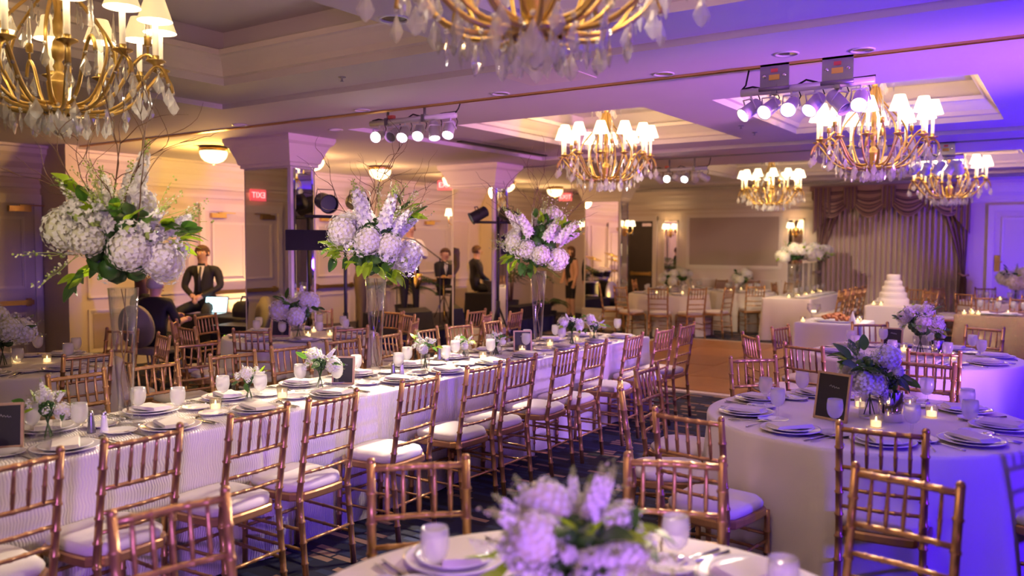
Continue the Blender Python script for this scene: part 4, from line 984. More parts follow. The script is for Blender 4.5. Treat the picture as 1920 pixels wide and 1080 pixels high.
tag(MB().bbox((-9.0, 12.9, .30), (-8.6, 14.05, .52)).build('drum_riser', 'blackcloth', smooth=False), 'black draped riser at the far front of the stage', 'riser')

def par_can(parent, loc, aim, rad=.10, L=.2, lit=True, m='black', lensm=None):
    d = (Vector(aim) - Vector(loc)).normalized(); q = qz(d)
    mb = MB(); mb.lathe([(rad * .5, -L * .6), (rad * .85, -L * .5), (rad * .9, L * .4), (rad, L * .45), (rad, L * .5), (rad * .92, L * .5), (rad * .88, L * .3)], 18, capb=True)
    o = mb.build('spot_can', m, parent, loc=loc, quat=q)
    MB().lathe([(.001, L * .34), (rad * .87, L * .34)], 18).build('lens', lensm or ('lens' if lit else 'lensdim'), o)
    mb = MB(); mb.tube([(rad * 1.1, 0, 0), (rad * 1.12, 0, -.01), (rad * .9, rad * 1.3, -.02), (-rad * .9, rad * 1.3, -.02), (-rad * 1.12, 0, -.01), (-rad * 1.1, 0, 0)], .006, 6); mb.build('yoke', m, o)
    return o
def light_stand(x, y, h, label, cans, box, bar):
    r = thing('light_stand', label, 'light stand', (x, y, 0))
    MB().tube([(0, 0, .35), (0, 0, h)], .02).build('pole', 'black', r)
    MB().tube([(0, 0, .55), (0, 0, .9)], .03).build('collar', 'black', r)
    for k in range(3):
        a = k * 2.09 + .5; MB().tube([(0, 0, .85), (.32 * cos(a), .32 * sin(a), .015)], .014, 6).build('leg', 'black', r); MB().tube([(0, 0, .42), (.2 * cos(a), .2 * sin(a), .43)], .009, 6).build('brace', 'black', r)
    MB().tube([Vector(bar[0]), Vector(bar[1])], .018).build('cross_bar', 'black', r)
    for c, a, lit, rad in cans: par_can(r, c, a, rad, .24, lit)
    if box: b = MB(); b.loops([[(x_, y_, z_) for x_, y_ in ((box[0][0], box[0][1]), (box[1][0], box[1][1]), (box[1][0] + .12, box[1][1] + .16), (box[0][0] + .12, box[0][1] + .16))] for z_ in (box[2], box[3])]); b.build('control_bag', 'blackcloth', r, smooth=False)
    return r
light_stand(-6.98, 6.86, 2.02, 'tripod light stand with two round spotlights beside the first mirrored column', [((-.05, -.25, 2.16), (4, -2, 1.2), False, .11), ((.10, .10, 2.16), (4, -1, 1.3), False, .11)], ((-.30, -.62), (0, 0), 1.62, 1.85), ((-.12, -.5, 2.0), (.12, .3, 2.0)))
light_stand(-6.72, 9.55, 2.08, 'tripod light stand with a glowing spotlight before the second mirrored column', [((-.18, -.22, 2.10), (-3.6, -4.2, -.7), True, .09), ((.1, .12, 2.10), (4, 1, .4), False, .10)], ((.05, .0), (.28, .3), 1.55, 1.82), ((-.22, -.3, 2.0), (.2, .3, 2.0)))

def wedge(x, y, z, rz, label):
    r = thing('floor_monitor', label, 'speaker', (x, y, z), rz)
    MB().loops([[(p[0], yy, p[1]) for p in ((-.20, 0), (.22, 0), (.14, .30), (-.06, .36), (-.20, .2))] for yy in (-.27, .27)]).build('cabinet', 'black', r, smooth=False)
    MB().box((.19, 0, .16), (.006, .46, .26), M=Matrix.Rotation(R(-15), 3, 'Y')).build('grille', 'slate', r, smooth=False)
wedge(-8.85, 9.35, .3, 0.2, 'black wedge floor monitor at the near corner of the stage')
wedge(-8.85, 10.2, .3, -0.3, 'black wedge floor monitor tipped up near the covered music stand')
def mic_stand(x, y, z, h, bx, by_, label, top):
    r = thing('microphone_stand', label, 'microphone', (x, y, z))
    MB().lathe([(.14, 0), (.14, .015), (.02, .03), (.011, .04), (.011, h)], 16, capb=True).build('pole', 'black', r)
    MB().tube([(bx * -.35, by_ * -.35, h - (top - h) * .35), (bx, by_, top)], .009, 6).build('boom_arm', 'black', r)
    mb = MB(); d = Vector((bx, by_, .08)).normalized(); p = Vector((bx, by_, top)); mb.tube([p, p + d * .12, p + d * .14, p + d * .19], [.012, .016, .026, .02], 10); mb.build('microphone', 'greymetal', r)
    return r
mic_stand(-8.85, 10.88, .3, 1.15, -.28, -.30, 'black boom microphone stand at the middle of the stage', 1.46)
mic_stand(-9.6, 13.0, .3, 1.25, .1, -.25, 'thin microphone stand behind the drums', 1.62)
r = thing('music_stand', 'music stand draped in black cloth with a tilted black desk', 'music stand', (-8.78, 11.42, .3))
MB().loops([[(.16 * k * cos(a) * (1.2 if i % 2 else 1), .16 * k * sin(a) * (1.2 if i % 2 else 1), zz) for i, a in enumerate([j * pi / 8 for j in range(16)])] for k, zz in ((1.35, 0), (1.3, .25), (1.2, .5), (1.0, .66), (.5, .78))]).build('drape', 'blackcloth', r)
MB().tube([(0, 0, .7), (0, 0, 1.0)], .012).build('pole', 'black', r)
MB().box((0, 0, 1.03), (.34, .56, .012), M=Matrix.Rotation(R(28), 3, 'Y')).build('desk', 'black', r, smooth=False)
# drum kit
r = thing('drum_kit', 'black drum kit with gold cymbals at the back of the stage', 'drums', (-9.25, 12.35, .3))
def drum(nm, c, rr, hh, tilt=(0, 0, 0)):
    o = MB().lathe([(rr, 0), (rr, hh)], 24).build(nm, 'black', r, loc=c, rot=tilt)
    MB().lathe([(.001, hh + .002), (rr, hh + .002), (rr + .008, hh - .01), (rr + .008, hh - .03)], 24).build('drum_head', 'china', o); MB().lathe([(rr + .008, .01), (rr + .01, .03), (rr, .04)], 24).build('hoop', 'steel', o)
drum('bass_drum', (.05, 0, .28), .27, .36, (0, R(90), 0)); drum('floor_tom', (.1, .5, .22), .20, .34); drum('snare_drum', (-.1, -.42, .46), .17, .13); drum('rack_tom', (.1, -.15, .64), .15, .2, (0, R(15), 0)); drum('rack_tom', (.1, .2, .64), .15, .2, (0, R(15), 0))
for c, rr, t in (((.15, -.62, 1.02), .20, 15), ((.2, .55, 1.08), .22, 18), ((-.1, -.75, .80), .17, 3), ((.35, -.1, 1.15), .19, 20)):
    o = MB().lathe([(rr, 0), (rr * .5, .012), (.04, .02), (.03, .035), (.001, .04)], 24).build('cymbal', 'drumgold', r, loc=c, rot=(0, R(t), 0))
    MB().tube([c, (c[0], c[1], .01)], .010, 6).build('cymbal_stand', 'drumgold', r)
    for k in range(2): MB().tube([(c[0], c[1], .3), (c[0] + .18 * cos(k * 2.5 + c[1]), c[1] + .18 * sin(k * 2.5 + c[1]), .012)], .008, 6).build('stand_leg', 'drumgold', r)

# palms and the amber uplight
def palm(x, y, z, h, seed, label, n=13):
    rg = random.Random(seed); r = thing('potted_palm', label, 'plant', (x, y, z))
    MB().lathe([(.14, 0), (.18, .28), (.165, .28), (.15, .25), (.001, .25)], 16, capb=True).build('pot', 'slate', r)
    for k in range(3): MB().tube([(.03 * cos(k * 2), .03 * sin(k * 2), .24), (.08 * cos(k * 2), .08 * sin(k * 2), h * .55)], [.022, .014], 6).build('stem', 'twig', r)
    for k in range(n):
        a = k * 2.4 + rg.random(); L = h * rg.uniform(.5, .75); z0 = h * rg.uniform(.4, .6); mb = MB(); pts = []
        for i in range(8):
            t = i / 7; pts.append(Vector((cos(a) * L * t * .8, sin(a) * L * t * .8, z0 + L * (.75 * t - .75 * t * t * 1.0))))
        mb.tube(pts, [.008 - .006 * i / 7 for i in range(8)], 4)
        for i in range(1, 8):
            for s in (-1, 1):
                for sub in (0, .5):
                    p = pts[i].lerp(pts[i - 1], sub); d = Vector((-sin(a) * s, cos(a) * s, -.35)) + Vector((cos(a), sin(a), 0)) * .6; e = p + d.normalized() * L * .34 * (1 - .5 * i / 8); wv = Vector((cos(a), sin(a), 0)) * .014
                    mb.add([p - wv, p + wv, (p + e) / 2 + wv * 1.1, e, (p + e) / 2 - wv * 1.1], [(0, 1, 2, 3, 4)])
        mb.build('frond', 'palmleaf', r)
palm(-10.2, 11.5, .3, 1.2, 1, 'potted palm on the stage behind the singer', 12)
palm(-9.35, 13.72, .3, 1.55, 2, 'tall potted palm at the far end of the stage')
palm(-9.3, 15.1, 0, .8, 3, 'short potted palm on the floor left of the far column', 9)
r = thing('floor_uplight', 'amber floor uplight glowing at the far end of the stage', 'lamp', (-8.75, 12.5, .3)); MB().lathe([(.09, 0), (.10, .16), (.09, .17)], 14, capb=True).build('housing', 'black', r); MB().lathe([(.001, .15), (.085, .15)], 14).build('lens', 'uplit', r)
lamp('SPOT', (-8.75, 12.5, .5), 200, (1, .6, .12), (-10.5, 13.4, 1.9), .05, 80)
lamp('SPOT', (-10.4, 8.4, .25), 90, (1, .62, .2), (-10.9, 8.6, 2.3), .05, 90)

# ---- people
def person(name, label, loc, rz, J, mats, hair, hairm, tie=False, glasses=False, hairlen=0):
    """J: joint positions (x right, y front); one skinned body, coloured by its nearest bone"""
    r = thing(name, label, 'person', loc, rz)
    V, E, RD, BM = [], [], [], []
    def v(p, rad): V.append(Vector(p)); RD.append(rad); return len(V) - 1
    def e(a, b, m_): E.append((a, b)); BM.append((a, b, m_))
    pel = v(J['pelvis'], .135); spi = v(J['spine'], .135); che = v(J['chest'], .150); nb = v(J['neck'], .060); hd0 = v(J['head0'], .066); hd = v(J['head'], .092); ht = v(J['headtop'], .070)
    top, bot, skin, shoe = 0, 1, 2, 3
    e(pel, spi, top if J.get('jacket', 1) else top); e(spi, che, top); e(che, nb, top); e(nb, hd0, skin); e(hd0, hd, skin); e(hd, ht, skin)
    for s in ('l', 'r'):
        sh = v(J['sh' + s], .072); el = v(J['el' + s], .050); wr = v(J['wr' + s], .034); e(che, sh, top); e(sh, el, top if not J.get('bare') else skin); e(el, wr, top if J.get('sleeve', 1) else skin)
        wd = (V[wr] - V[el]).normalized(); pa = v(V[wr] + wd * .06, .036); e(wr, pa, skin)
        sd = wd.orthogonal().normalized(); dn = wd.cross(sd)
        for k, L in enumerate((.062, .072, .068, .052)):
            b0 = v(V[pa] + sd * (.027 - .018 * k) + wd * .03, .010); b1 = v(V[b0] + (wd * .8 + dn * .5) * L * .6, .009); b2 = v(V[b1] + (wd * .4 + dn * .9) * L * .5, .007); e(pa, b0, skin); e(b0, b1, skin); e(b1, b2, skin)
        t0 = v(V[wr] + sd * .04 + wd * .03, .012); t1 = v(V[t0] + (wd * .8 + sd * .2 + dn * .5) * .04, .009); e(wr, t0, skin); e(t0, t1, skin)
        hp = v(J['hp' + s], .098); kn = v(J['kn' + s], .066); an = v(J['an' + s], .045); to = v(J['to' + s], .036); e(pel, hp, bot); e(hp, kn, bot if not J.get('skirt') else top); e(kn, an, bot); e(an, to, shoe)
    me = bpy.data.meshes.new('body'); me.from_pydata([tuple(p) for p in V], E, [])
    o = bpy.data.objects.new('body_tmp', me); COL.objects.link(o); md = o.modifiers.new('s', 'SKIN'); md.use_smooth_shade = True
    sv = me.skin_vertices[0].data
    for i, q in enumerate(RD): sv[i].radius = (q, q * (.78 if i in (0, 1, 2) else 1)); sv[i].use_root = (i == 0)
    sb = o.modifiers.new('u', 'SUBSURF'); sb.levels = 1; sb.render_levels = 1
    dg = bpy.context.evaluated_depsgraph_get(); me2 = bpy.data.meshes.new_from_object(o.evaluated_get(dg)); bpy.data.objects.remove(o)
    me2.name = 'body'; me2.materials.clear()
    for q in mats: me2.materials.append(MATS[q])
    segs = [(V[a], V[b] - V[a], m_) for a, b, m_ in BM]
    for p in me2.polygons:
        c = p.center; best = (1e9, 0)
        for a, d, m_ in segs:
            t = max(0, min(1, (c - a).dot(d) / max(d.length_squared, 1e-9))); l = (c - a - d * t).length
            if l < best[0]: best = (l, m_)
        p.material_index = best[1]; p.use_smooth = True
    put('body', me2, r)
    H = Vector(J['head']); hq = Vector(J['headtop']) - Vector(J['head0']); fd = Vector(J.get('look', (0, 1, 0))).normalized(); sd = fd.cross(Vector((0, 0, 1))).normalized()
    mb = MB(); mb.ball((0, 0, 0), .104, 16, 12)
    def trim(p):
        p = Vector(p); f = p.dot(fd)
        return p * .72 if p.z < (.045 if f > .035 else -.055 - hairlen * .3) else (p + Vector((0, 0, -hairlen)) if p.z < -.02 and f < .03 else p)
    mb.v = [tuple(trim(p) + H + Vector((0, 0, .022)) - fd * .012) for p in mb.v]
    mb.build('hair', hairm, r)
    MB().tube([H + fd * .088 + Vector((0, 0, .02)), H + fd * .112 - Vector((0, 0, .018)), H + fd * .092 - Vector((0, 0, .024))], [.008, .014, .009], 6).build('nose', 'skin', r)
    for s in (-1, 1):
        MB().ball(H + fd * .088 + sd * s * .032 + Vector((0, 0, .018)), .010, 6, 4).build('eye', 'china', r); MB().ball(H + fd * .096 + sd * s * .032 + Vector((0, 0, .018)), .005, 5, 3).build('pupil', 'black', r)
        MB().ball(H + sd * s * .092, .026, 7, 5, sq=(.5, .7, 1.1)).build('ear', 'skin', r)
    MB().tube([H + fd * .088 + sd * .025 - Vector((0, 0, .05)), H + fd * .096 - Vector((0, 0, .052)), H + fd * .088 - sd * .025 - Vector((0, 0, .05))], .006, 5).build('mouth', 'pastry', r)
    if tie:
        C, N = Vector(J['chest']), Vector(J['neck'])
        mb = MB(); mb.add([N + fd * .075 - sd * .05 + Vector((0, 0, -.02)), N + fd * .075 + sd * .05 + Vector((0, 0, -.02)), C + fd * .150 + Vector((0, 0, -.16))], [(0, 1, 2)]); mb.build('shirt_front', 'shirt', r, smooth=False)
        MB().tube([N + fd * .085 + Vector((0, 0, -.03)), C + fd * .155 + Vector((0, 0, -.02)), C + fd * .158 + Vector((0, 0, -.22))], [.014, .022, .03], 6, flat=.3).build('necktie', 'slate', r)
    return r
def stand(h=1.75, **k):
    s = h / 1.75; J = dict(pelvis=(0, 0, .95), spine=(0, .01, 1.12), chest=(0, .0, 1.32), neck=(0, -.01, 1.47), head0=(0, 0, 1.53), head=(0, .02, 1.62), headtop=(0, .01, 1.69),
        shl=(-.19, 0, 1.40), shr=(.19, 0, 1.40), ell=(-.25, -.02, 1.12), elr=(.25, -.02, 1.12), wrl=(-.26, .06, .88), wrr=(.26, .06, .88),
        hpl=(-.09, 0, .90), hpr=(.09, 0, .90), knl=(-.10, .02, .50), knr=(.10, .02, .50), anl=(-.11, -.01, .08), anr=(.11, -.01, .08), tol=(-.12, .15, .035), tor=(.12, .15, .035))
    J.update(k); return {a: (tuple(c * s for c in b) if isinstance(b, tuple) else b) for a, b in J.items()}
def sit(**k):
    J = dict(pelvis=(0, 0, .56), spine=(0, .01, .74), chest=(0, .02, .95), neck=(0, .02, 1.09), head0=(0, .03, 1.14), head=(0, .05, 1.22), headtop=(0, .04, 1.29),
        shl=(-.19, .02, 1.02), shr=(.19, .02, 1.02), ell=(-.24, .10, .78), elr=(.24, .10, .78), wrl=(-.16, .34, .80), wrr=(.16, .34, .80),
        hpl=(-.10, .04, .54), hpr=(.10, .04, .54), knl=(-.13, .46, .52), knr=(.13, .46, .52), anl=(-.13, .46, .08), anr=(.13, .46, .08), tol=(-.14, .61, .035), tor=(.14, .61, .035)); J.update(k); return J
def fz(x, y, tx, ty): return math.atan2(ty - y, tx - x) - pi / 2
# crew table with laptop
rect_cloth(-9.95, -8.75, 6.75, 7.35, 'black-clothed crew table below the man in the suit', 41, 'blackcloth', .6, z=.74)
r = thing('laptop', 'open laptop with glowing white screen on the crew table', 'laptop', (-9.55, 6.90, .742), fz(-9.55, 6.9, -9.0, 5.6) + pi)
MB().box((0, -.0, .009), (.34, .24, .018)).build('keyboard_base', 'greymetal', r, smooth=False)
o = MB().box((0, .0, .115), (.34, .012, .23)).build('lid', 'greymetal', r, smooth=False, loc=(0, .125, .012), rot=(R(-14), 0, 0)); MB().box((0, -.008, .115), (.315, .004, .20)).build('screen', 'screen', o, smooth=False)
r = thing('equipment_rack', 'black equipment rack with green indicator lights beside the crew table', 'rack', (-8.52, 6.55, 0), .35)
MB().bbox((-.24, -.22, 0), (.24, .22, .70)).build('case', 'black', r, smooth=False)
for k, z in enumerate((.55, .49)): MB().bbox((-.05, -.226, z), (.06, -.22, z + .035)).build('indicator', 'ledgreen', r, smooth=False)
for z in (.3, .38, .46, .6): MB().bbox((-.22, -.224, z), (.22, -.22, z + .006)).build('rack_seam', 'greymetal', r, smooth=False)
r = thing('equipment_bag', 'slumped black bag on the crew table beside the laptop', 'bag', (-8.95, 7.0, .742)); MB().loops([rrect(.36, .30, .26, z, k, 20, 3) for z, k in ((0, 1), (.08, 1.05), (.16, .9), (.2, .6))]).build('bag_body', 'blackcloth', r); MB().tube([(-.1, 0, .18), (-.06, 0, .26), (.06, 0, .26), (.1, 0, .18)], .01, 6).build('handle', 'black', r)
# gray banquet chair of the seated man
gx, gy = -8.98, 5.72; a = fz(gx, gy, -9.4, 6.9)
r = thing('conference_chair', 'gray upholstered conference chair under the gray-haired man', 'chair', (gx, gy, 0), a)
MB().loops([rrect(.44, .46, .44, z, k, 24, 5) for z, k in ((.40, .97), (.42, 1), (.46, 1), (.475, .9))]).build('seat', 'greyfabric', r)
MB().loops([[(x * k, -.24 - .10 * (z2 + .5) + dy, .74 + z2 * .6) for x, z2 in [(.23 * cos(t) * (abs(cos(t)) ** 2 + abs(sin(t)) ** 2) ** -.5 * (1.0), .42 * sin(t)) for t in [i * 2 * pi / 24 for i in range(24)]]] for k, dy in ((.95, .02), (1, .0), (1, -.03), (.95, -.05))]).build('backrest', 'greyfabric', r)
for x in (-.2, .2):
    for y in (-.2, .2): MB().tube([(x, y, .41), (x * 1.05, y * 1.1, 0)], .012, 6).build('leg', 'greymetal', r)
person('person', 'gray-haired man in a black short-sleeved shirt seated with his back turned', (gx, gy, -.03), a, sit(sleeve=0, look=(.1, 1, -.1)), ['suit', 'suit', 'skin', 'shoe'], 0, 'greyhair')
bx, by2 = -9.62, 5.95
tt = thing('folding_stool', 'black stool under the seated brown-haired person', 'stool', (bx, by2, 0)); MB().lathe([(.17, .42), (.18, .44), (.17, .47)], 16, capb=True, capt=True).build('seat', 'black', tt)
for k in range(4): MB().tube([(.1 * cos(k * 1.57), .1 * sin(k * 1.57), .43), (.17 * cos(k * 1.57), .17 * sin(k * 1.57), 0)], .011, 6).build('leg', 'greymetal', tt)
person('person', 'brown-haired person in black seated left of the gray-haired man', (bx, by2, -.02), fz(bx, by2, -9.5, 7), sit(), ['suit', 'suit', 'skin', 'shoe'], 0, 'brownhair', hairlen=.14)
sx, sy = -9.93, 7.08
person('person', 'man in dark suit and tie perched on the crew table, hands clasped', (sx, sy, 0), fz(sx, sy, -8.6, 5.2), sit(pelvis=(0, 0, .86), spine=(0, .0, 1.05), chest=(0, .02, 1.26), neck=(0, .03, 1.41), head0=(0, .04, 1.46), head=(0, .06, 1.55), headtop=(0, .05, 1.62), shl=(-.19, .0, 1.34), shr=(.19, .0, 1.34),
    ell=(-.25, .06, 1.10), elr=(.25, .06, 1.10), wrl=(-.06, .26, .98), wrr=(.06, .26, .98), hpl=(-.10, .04, .84), hpr=(.10, .04, .84), knl=(-.16, .42, .80), knr=(.20, .40, .80), anl=(-.16, .46, .36), anr=(.22, .48, .36), tol=(-.17, .60, .30), tor=(.23, .62, .30)),
    ['suit', 'suit', 'skin', 'shoe'], 0, 'brownhair', tie=True)
person('person', 'musician in white shirt and black trousers standing on stage holding an instrument', (-9.4, 10.75, .3), fz(-9.4, 10.75, -6, 8.6), stand(1.78, ell=(-.26, .08, 1.14), elr=(.26, .06, 1.15), wrl=(-.05, .27, 1.22), wrr=(.10, .30, 1.05)), ['shirt', 'suit', 'skin', 'shoe'], 0, 'brownhair')
r = thing('saxophone', 'brass saxophone held by the musician in white', 'instrument', (-9.17, 10.62, 1.25)); MB().tube([(0, 0, .25), (.02, 0, .2), (.0, 0, .05), (.0, 0, -.2), (.06, -.02, -.28), (.11, -.04, -.2), (.12, -.05, -.05)], [.01, .012, .02, .028, .034, .04, .06], 10).build('horn', 'drumgold', r); MB().tube([(0, 0, .25), (-.06, .02, .28)], .007, 6).build('mouthpiece', 'black', r)
person('person', 'person in olive trousers leaning over on stage behind the middle vase', (-9.0, 9.15, .3), fz(-9, 9.15, -8.2, 10.3), stand(1.72, spine=(0, .10, 1.10), chest=(0, .24, 1.24), neck=(0, .34, 1.34), head0=(0, .38, 1.38), head=(0, .44, 1.44), headtop=(0, .46, 1.51), shl=(-.18, .28, 1.28), shr=(.18, .28, 1.28), ell=(-.22, .36, 1.02), elr=(.22, .36, 1.02), wrl=(-.14, .5, .88), wrr=(.14, .5, .88)), ['olive', 'olive', 'skin', 'shoe'], 0, 'brownhair')
dx, dy = -9.95, 12.35
tt = thing('drum_stool', 'round black drum stool under the drummer', 'stool', (dx, dy, .3)); MB().lathe([(.16, .42), (.17, .45), (.16, .48)], 16, capb=True, capt=True).build('seat', 'black', tt)
for k in range(3): MB().tube([(0, 0, .42), (.2 * cos(k * 2.1), .2 * sin(k * 2.1), 0)], .012, 6).build('leg', 'steel', tt)
person('person', 'balding man in dark suit seated at the drums', (dx, dy, .28), fz(dx, dy, -8, 12.0), sit(look=(.5, 1, 0)), ['suit', 'suit', 'skin', 'shoe'], 0, 'brownhair', tie=True)
person('person', 'bare-legged woman in a short black dress standing by the far column', (-9.45, 16.3, 0), fz(-9.45, 16.3, -12, 12), stand(1.66, skirt=1, bare=1, sleeve=0, elr=(.24, .02, 1.12), wrr=(.16, .14, .95)), ['suit', 'skin', 'skin', 'shoe'], 0, 'brownhair', hairlen=.1)
person('person', 'man in black trousers and jacket standing beside the woman in the dress', (-9.1, 16.75, 0), fz(-9.1, 16.75, -5, 12), stand(1.74), ['suit', 'suit', 'skin', 'shoe'], 0, 'brownhair')

# ------------------------------------------------------------------ ceiling fittings
def exit_sign(x, y, z, rz, label, rod_len):
    r = thing('exit_sign', label, 'sign', (x, y, z), rz)
    MB().box((0, 0, 0), (.30, .03, .18)).build('housing', 'exitdim', r, smooth=False)
    for s in (1, -1):
        c = bpy.data.curves.new('letters', 'FONT'); c.body = 'EXIT'; c.size = .13; c.align_x = 'CENTER'; c.align_y = 'CENTER'; c.extrude = .002; c.materials.append(MATS['exitred'])
        tmp = bpy.data.objects.new('letters_tmp', c); COL.objects.link(tmp); me = bpy.data.meshes.new_from_object(tmp.evaluated_get(bpy.context.evaluated_depsgraph_get())); bpy.data.objects.remove(tmp)
        put('letters', me, r, (0, -.018 * s, 0), (pi / 2, 0, 0 if s == 1 else pi))
    if rod_len: MB().tube([(0, 0, .09), (0, 0, .09 + rod_len)], .01, 6).build('hanger', 'whitemetal', r)
exit_sign(-9.7, 12.1, 2.78, .55, 'red EXIT sign hanging over the stage beside the second column', .03)
exit_sign(-9.67, 16.4, 2.77, .45, 'red EXIT sign hanging near the far column below a ceiling bowl', .04)
exit_sign(XL + .05, 3.9, 2.46, pi / 2, 'red EXIT sign above the left double door', 0)

def bowl_light(x, y, k):
    r = thing('ceiling_bowl_light', None, 'ceiling light', (x, y, ZC), 0, 'crystal bowl ceiling lights')
    MB().lathe([(.17, -.06), (.175, -.05), (.175, -.02), (.09, -.005), (.09, 0)], 24).build('brass_rim', 'brass', r)
    MB().lathe([(.165, -.06), (.168, -.09), (.15, -.14), (.11, -.18), (.05, -.20), (.001, -.205)], 24, fold=lambda i, a: .006 * sin(12 * a) if i < 4 else 0).build('glass_bowl', 'bowl', r)
    MB().ball((0, 0, -.215), .014, 8, 5).build('finial', 'brass', r)
    reg(('glowing crystal ceiling bowl light', 'from the door,|over the stage aisle'), r, y)
    lamp('POINT', (0, 0, -.26), 75 if k == 0 else 24, (1.0, 0.55, 0.10) if k == 0 else (1.0, .55, .2), size=.15, parent=r)
for k, (x, y) in enumerate(((-8.95, 6.55), (-8.75, 7.98), (-9.0, 9.6), (-9.0, 11.4), (-9.1, 13.2), (-9.1, 15.0))): bowl_light(x, y, k)

def downlight(x, y, r_=.075):
    o = thing('recessed_downlight', None, 'ceiling light', (x, y, ZC + .002 + (.045 if any(a[0] < x < a[1] and b[0] < y < b[1] for a, b in RECESS) else 0)), 0, 'recessed downlights')
    MB().lathe([(r_ * .8, .0), (r_ * .82, -.008), (r_, -.010), (r_ * 1.02, 0)], 22).build('trim_ring', 'whitemetal', o); MB().lathe([(.001, -.003), (r_ * .8, -.003)], 22).build('baffle', 'steel', o)
    reg(('unlit recessed downlight with white ring', 'from the left across the ceiling'), o)
for x, y in ((-2.97, 3.28), (-3.6, 5.16), (-5.02, 5.15), (-2.29, 5.16), (-2.4, 6.05), (-3.75, 6.05), (-1.06, 5.18), (-1.1, 6.05), (-6.62, 5.17), (-6.1, 5.95), (-1.45, 5.0)):
    downlight(x * 1.07, min(y * 1.07, 5.5) if y < 5.3 else y * 1.04 + .1, .09 if y < 4 else .075)
tag(MB().bbox((-3.45, 4.9, ZC - .006), (-2.9, 5.35, ZC + .004)).build('ceiling_panel', 'trimpaint', smooth=False), 'flat rectangular access panel in the ceiling by the track', 'panel')
for x, y, lab in ((-3.0, 9.2, 'small round ceiling sprinkler left of the right chandelier'), (-2.95, 8.6, 'small dark sprinkler head between the two chandeliers'), (-4.6, 4.5, 'tiny sprinkler near the near left coffer')):
    r = thing('sprinkler', lab, 'sprinkler', (x, y, ZC + .045)); MB().lathe([(.03, 0), (.03, -.006), (.008, -.01), (.008, -.03), (.018, -.034), (.001, -.036)], 12).build('head', 'greymetal', r)

def track_bar(y, x0, x1, z, label, cans, plates, aims, dim=(), w_=1.0, watt=480, col=SPOTC):
    r = thing('spot_track', label, 'stage lights', (0, y, 0))
    MB().tube([(x0, 0, z), (x1, 0, z)], .026, 10).build('pipe', 'whitemetal', r)
    for x, pl in plates:
        MB().tube([(x, 0, z), (x, 0, ZC - .02)], .012, 6).build('hanger', 'greymetal', r); MB().box((x, 0, z + .0), (.035, .065, .065)).build('clamp', 'greymetal', r, smooth=False)
        if pl:
            o = MB().box((x, -.02, ZC - .085), (.19, .012, .17)).build('bracket_plate', 'greymetal', r, smooth=False); MB().tube([(x - .10, -.03, ZC - .165), (x + .10, -.03, ZC - .165)], .014, 8).build('plate_roll', 'greymetal', o)
            MB().box((x, -.029, ZC - .09), (.07, .003, .035)).build('yellow_label', 'label_yellow', o, smooth=False); MB().box((x, -.029, ZC - .045), (.045, .003, .024)).build('red_label', 'label_red', o, smooth=False)
            for s in (-1, 1): MB().lathe([(.013, 0), (.013, .006), (.006, .01)], 8, capt=True).build('bolt', 'steel', o, loc=(x + s * .065, -.027, ZC - .08), rot=(R(90), 0, 0))
    pts = [(x0 + (x1 - x0) * t / 12, .02, z + .03 + .02 * sin(t * 1.3) - .01 * (t % 3)) for t in range(13)]; MB().tube(pts, .0065, 6).build('cable', 'black', r)
    xe = x0 if plates[0][1] else x1; MB().tube([(xe, 0, z + .02), (xe + .03, 0, z + .05), (xe + .05, 0, ZC - .02)], .006, 6).build('cable', 'black', r)
    MB().box((x0 + (x1 - x0) * .26, .0, z + .04), (.06, .04, .03)).build('plug', 'exitred' if 0 else 'label_red', r, smooth=False)
    for k, (x, a) in enumerate(zip(cans, aims)):
        lit = k not in dim; p = (x, -.02, z - .12); al = (a[0], a[1] - y, a[2])
        o = par_can(r, p, al, .052 * w_, .15, lit, 'whitemetal'); MB().tube([(x, 0, z), (x, -.01, z - .055)], .008, 6).build('drop_arm', 'whitemetal', r)
        MB().tube([(x + .03, .02, z + .01), (x + .05, .03, z - .05), (x + .02, .04, z - .10)], .004, 5).build('lead', 'black', r)
        if lit: d = (Vector(al) - Vector(p)).normalized(); lamp('SPOT', Vector(p) + d * .1, watt, col, Vector(al) , .04, 30, .7, parent=r)
    return r
track_bar(5.62, -5.38, -4.40, 2.79, 'bar of five blazing white spotlights over the long table', (-5.27, -5.09, -4.96, -4.79, -4.62, -4.45), ((-5.17, False), (-4.74, False)),
    ((-4.0, 2.4, 1.75), (-4, 2.3, 1.0), (-4.0, 3.2, .76), (-4.0, 4.25, 1.55), (-4.0, 5.1, .76), (-3.9, 4.1, .76)), (1,))
track_bar(5.62, -1.93, -1.08, 2.73, 'bar of small white spotlights hung from two labelled plates at upper right', (-1.86, -1.73, -1.59, -1.44, -1.29, -1.16), ((-1.70, True), (-1.30, True)),
    ((-3.4, 3.5, .8), (-2.6, 2.5, .8), (-1.6, 2.0, .8), (-2.2, 3.6, .8), (.5, 4.8, .6), (-.9, 2.8, .8)), (4,), watt=210)
track_bar(10.9, -4.98, -4.20, 2.74, 'bar of spotlights over the dance floor beside the middle chandelier', (-4.9, -4.76, -4.62, -4.5, -4.36, -4.24), ((-4.75, False), (-4.38, False)),
    ((-4.2, 14.6, 1.4), (-4.0, 6.3, 1.7), (-4.2, 15.8, 1.5), (-4.0, 7.0, .8), (-6, 15, .8), (-2.5, 14, 1)), (0, 4, 5), watt=380)
track_bar(10.9, -1.80, -1.12, 2.72, 'bar of spotlights behind the farthest right chandelier', (-1.75, -1.62, -1.5, -1.37, -1.24, -1.16), ((-1.6, True), (-1.3, True)),
    ((-4.2, 15.4, 1.4), (-4.2, 16.2, 1.4), (-2.4, 14.2, .9), (-2.4, 11, .8), (-2.4, 10.8, .7), (-1, 13, .8)), (1, 3), watt=170)

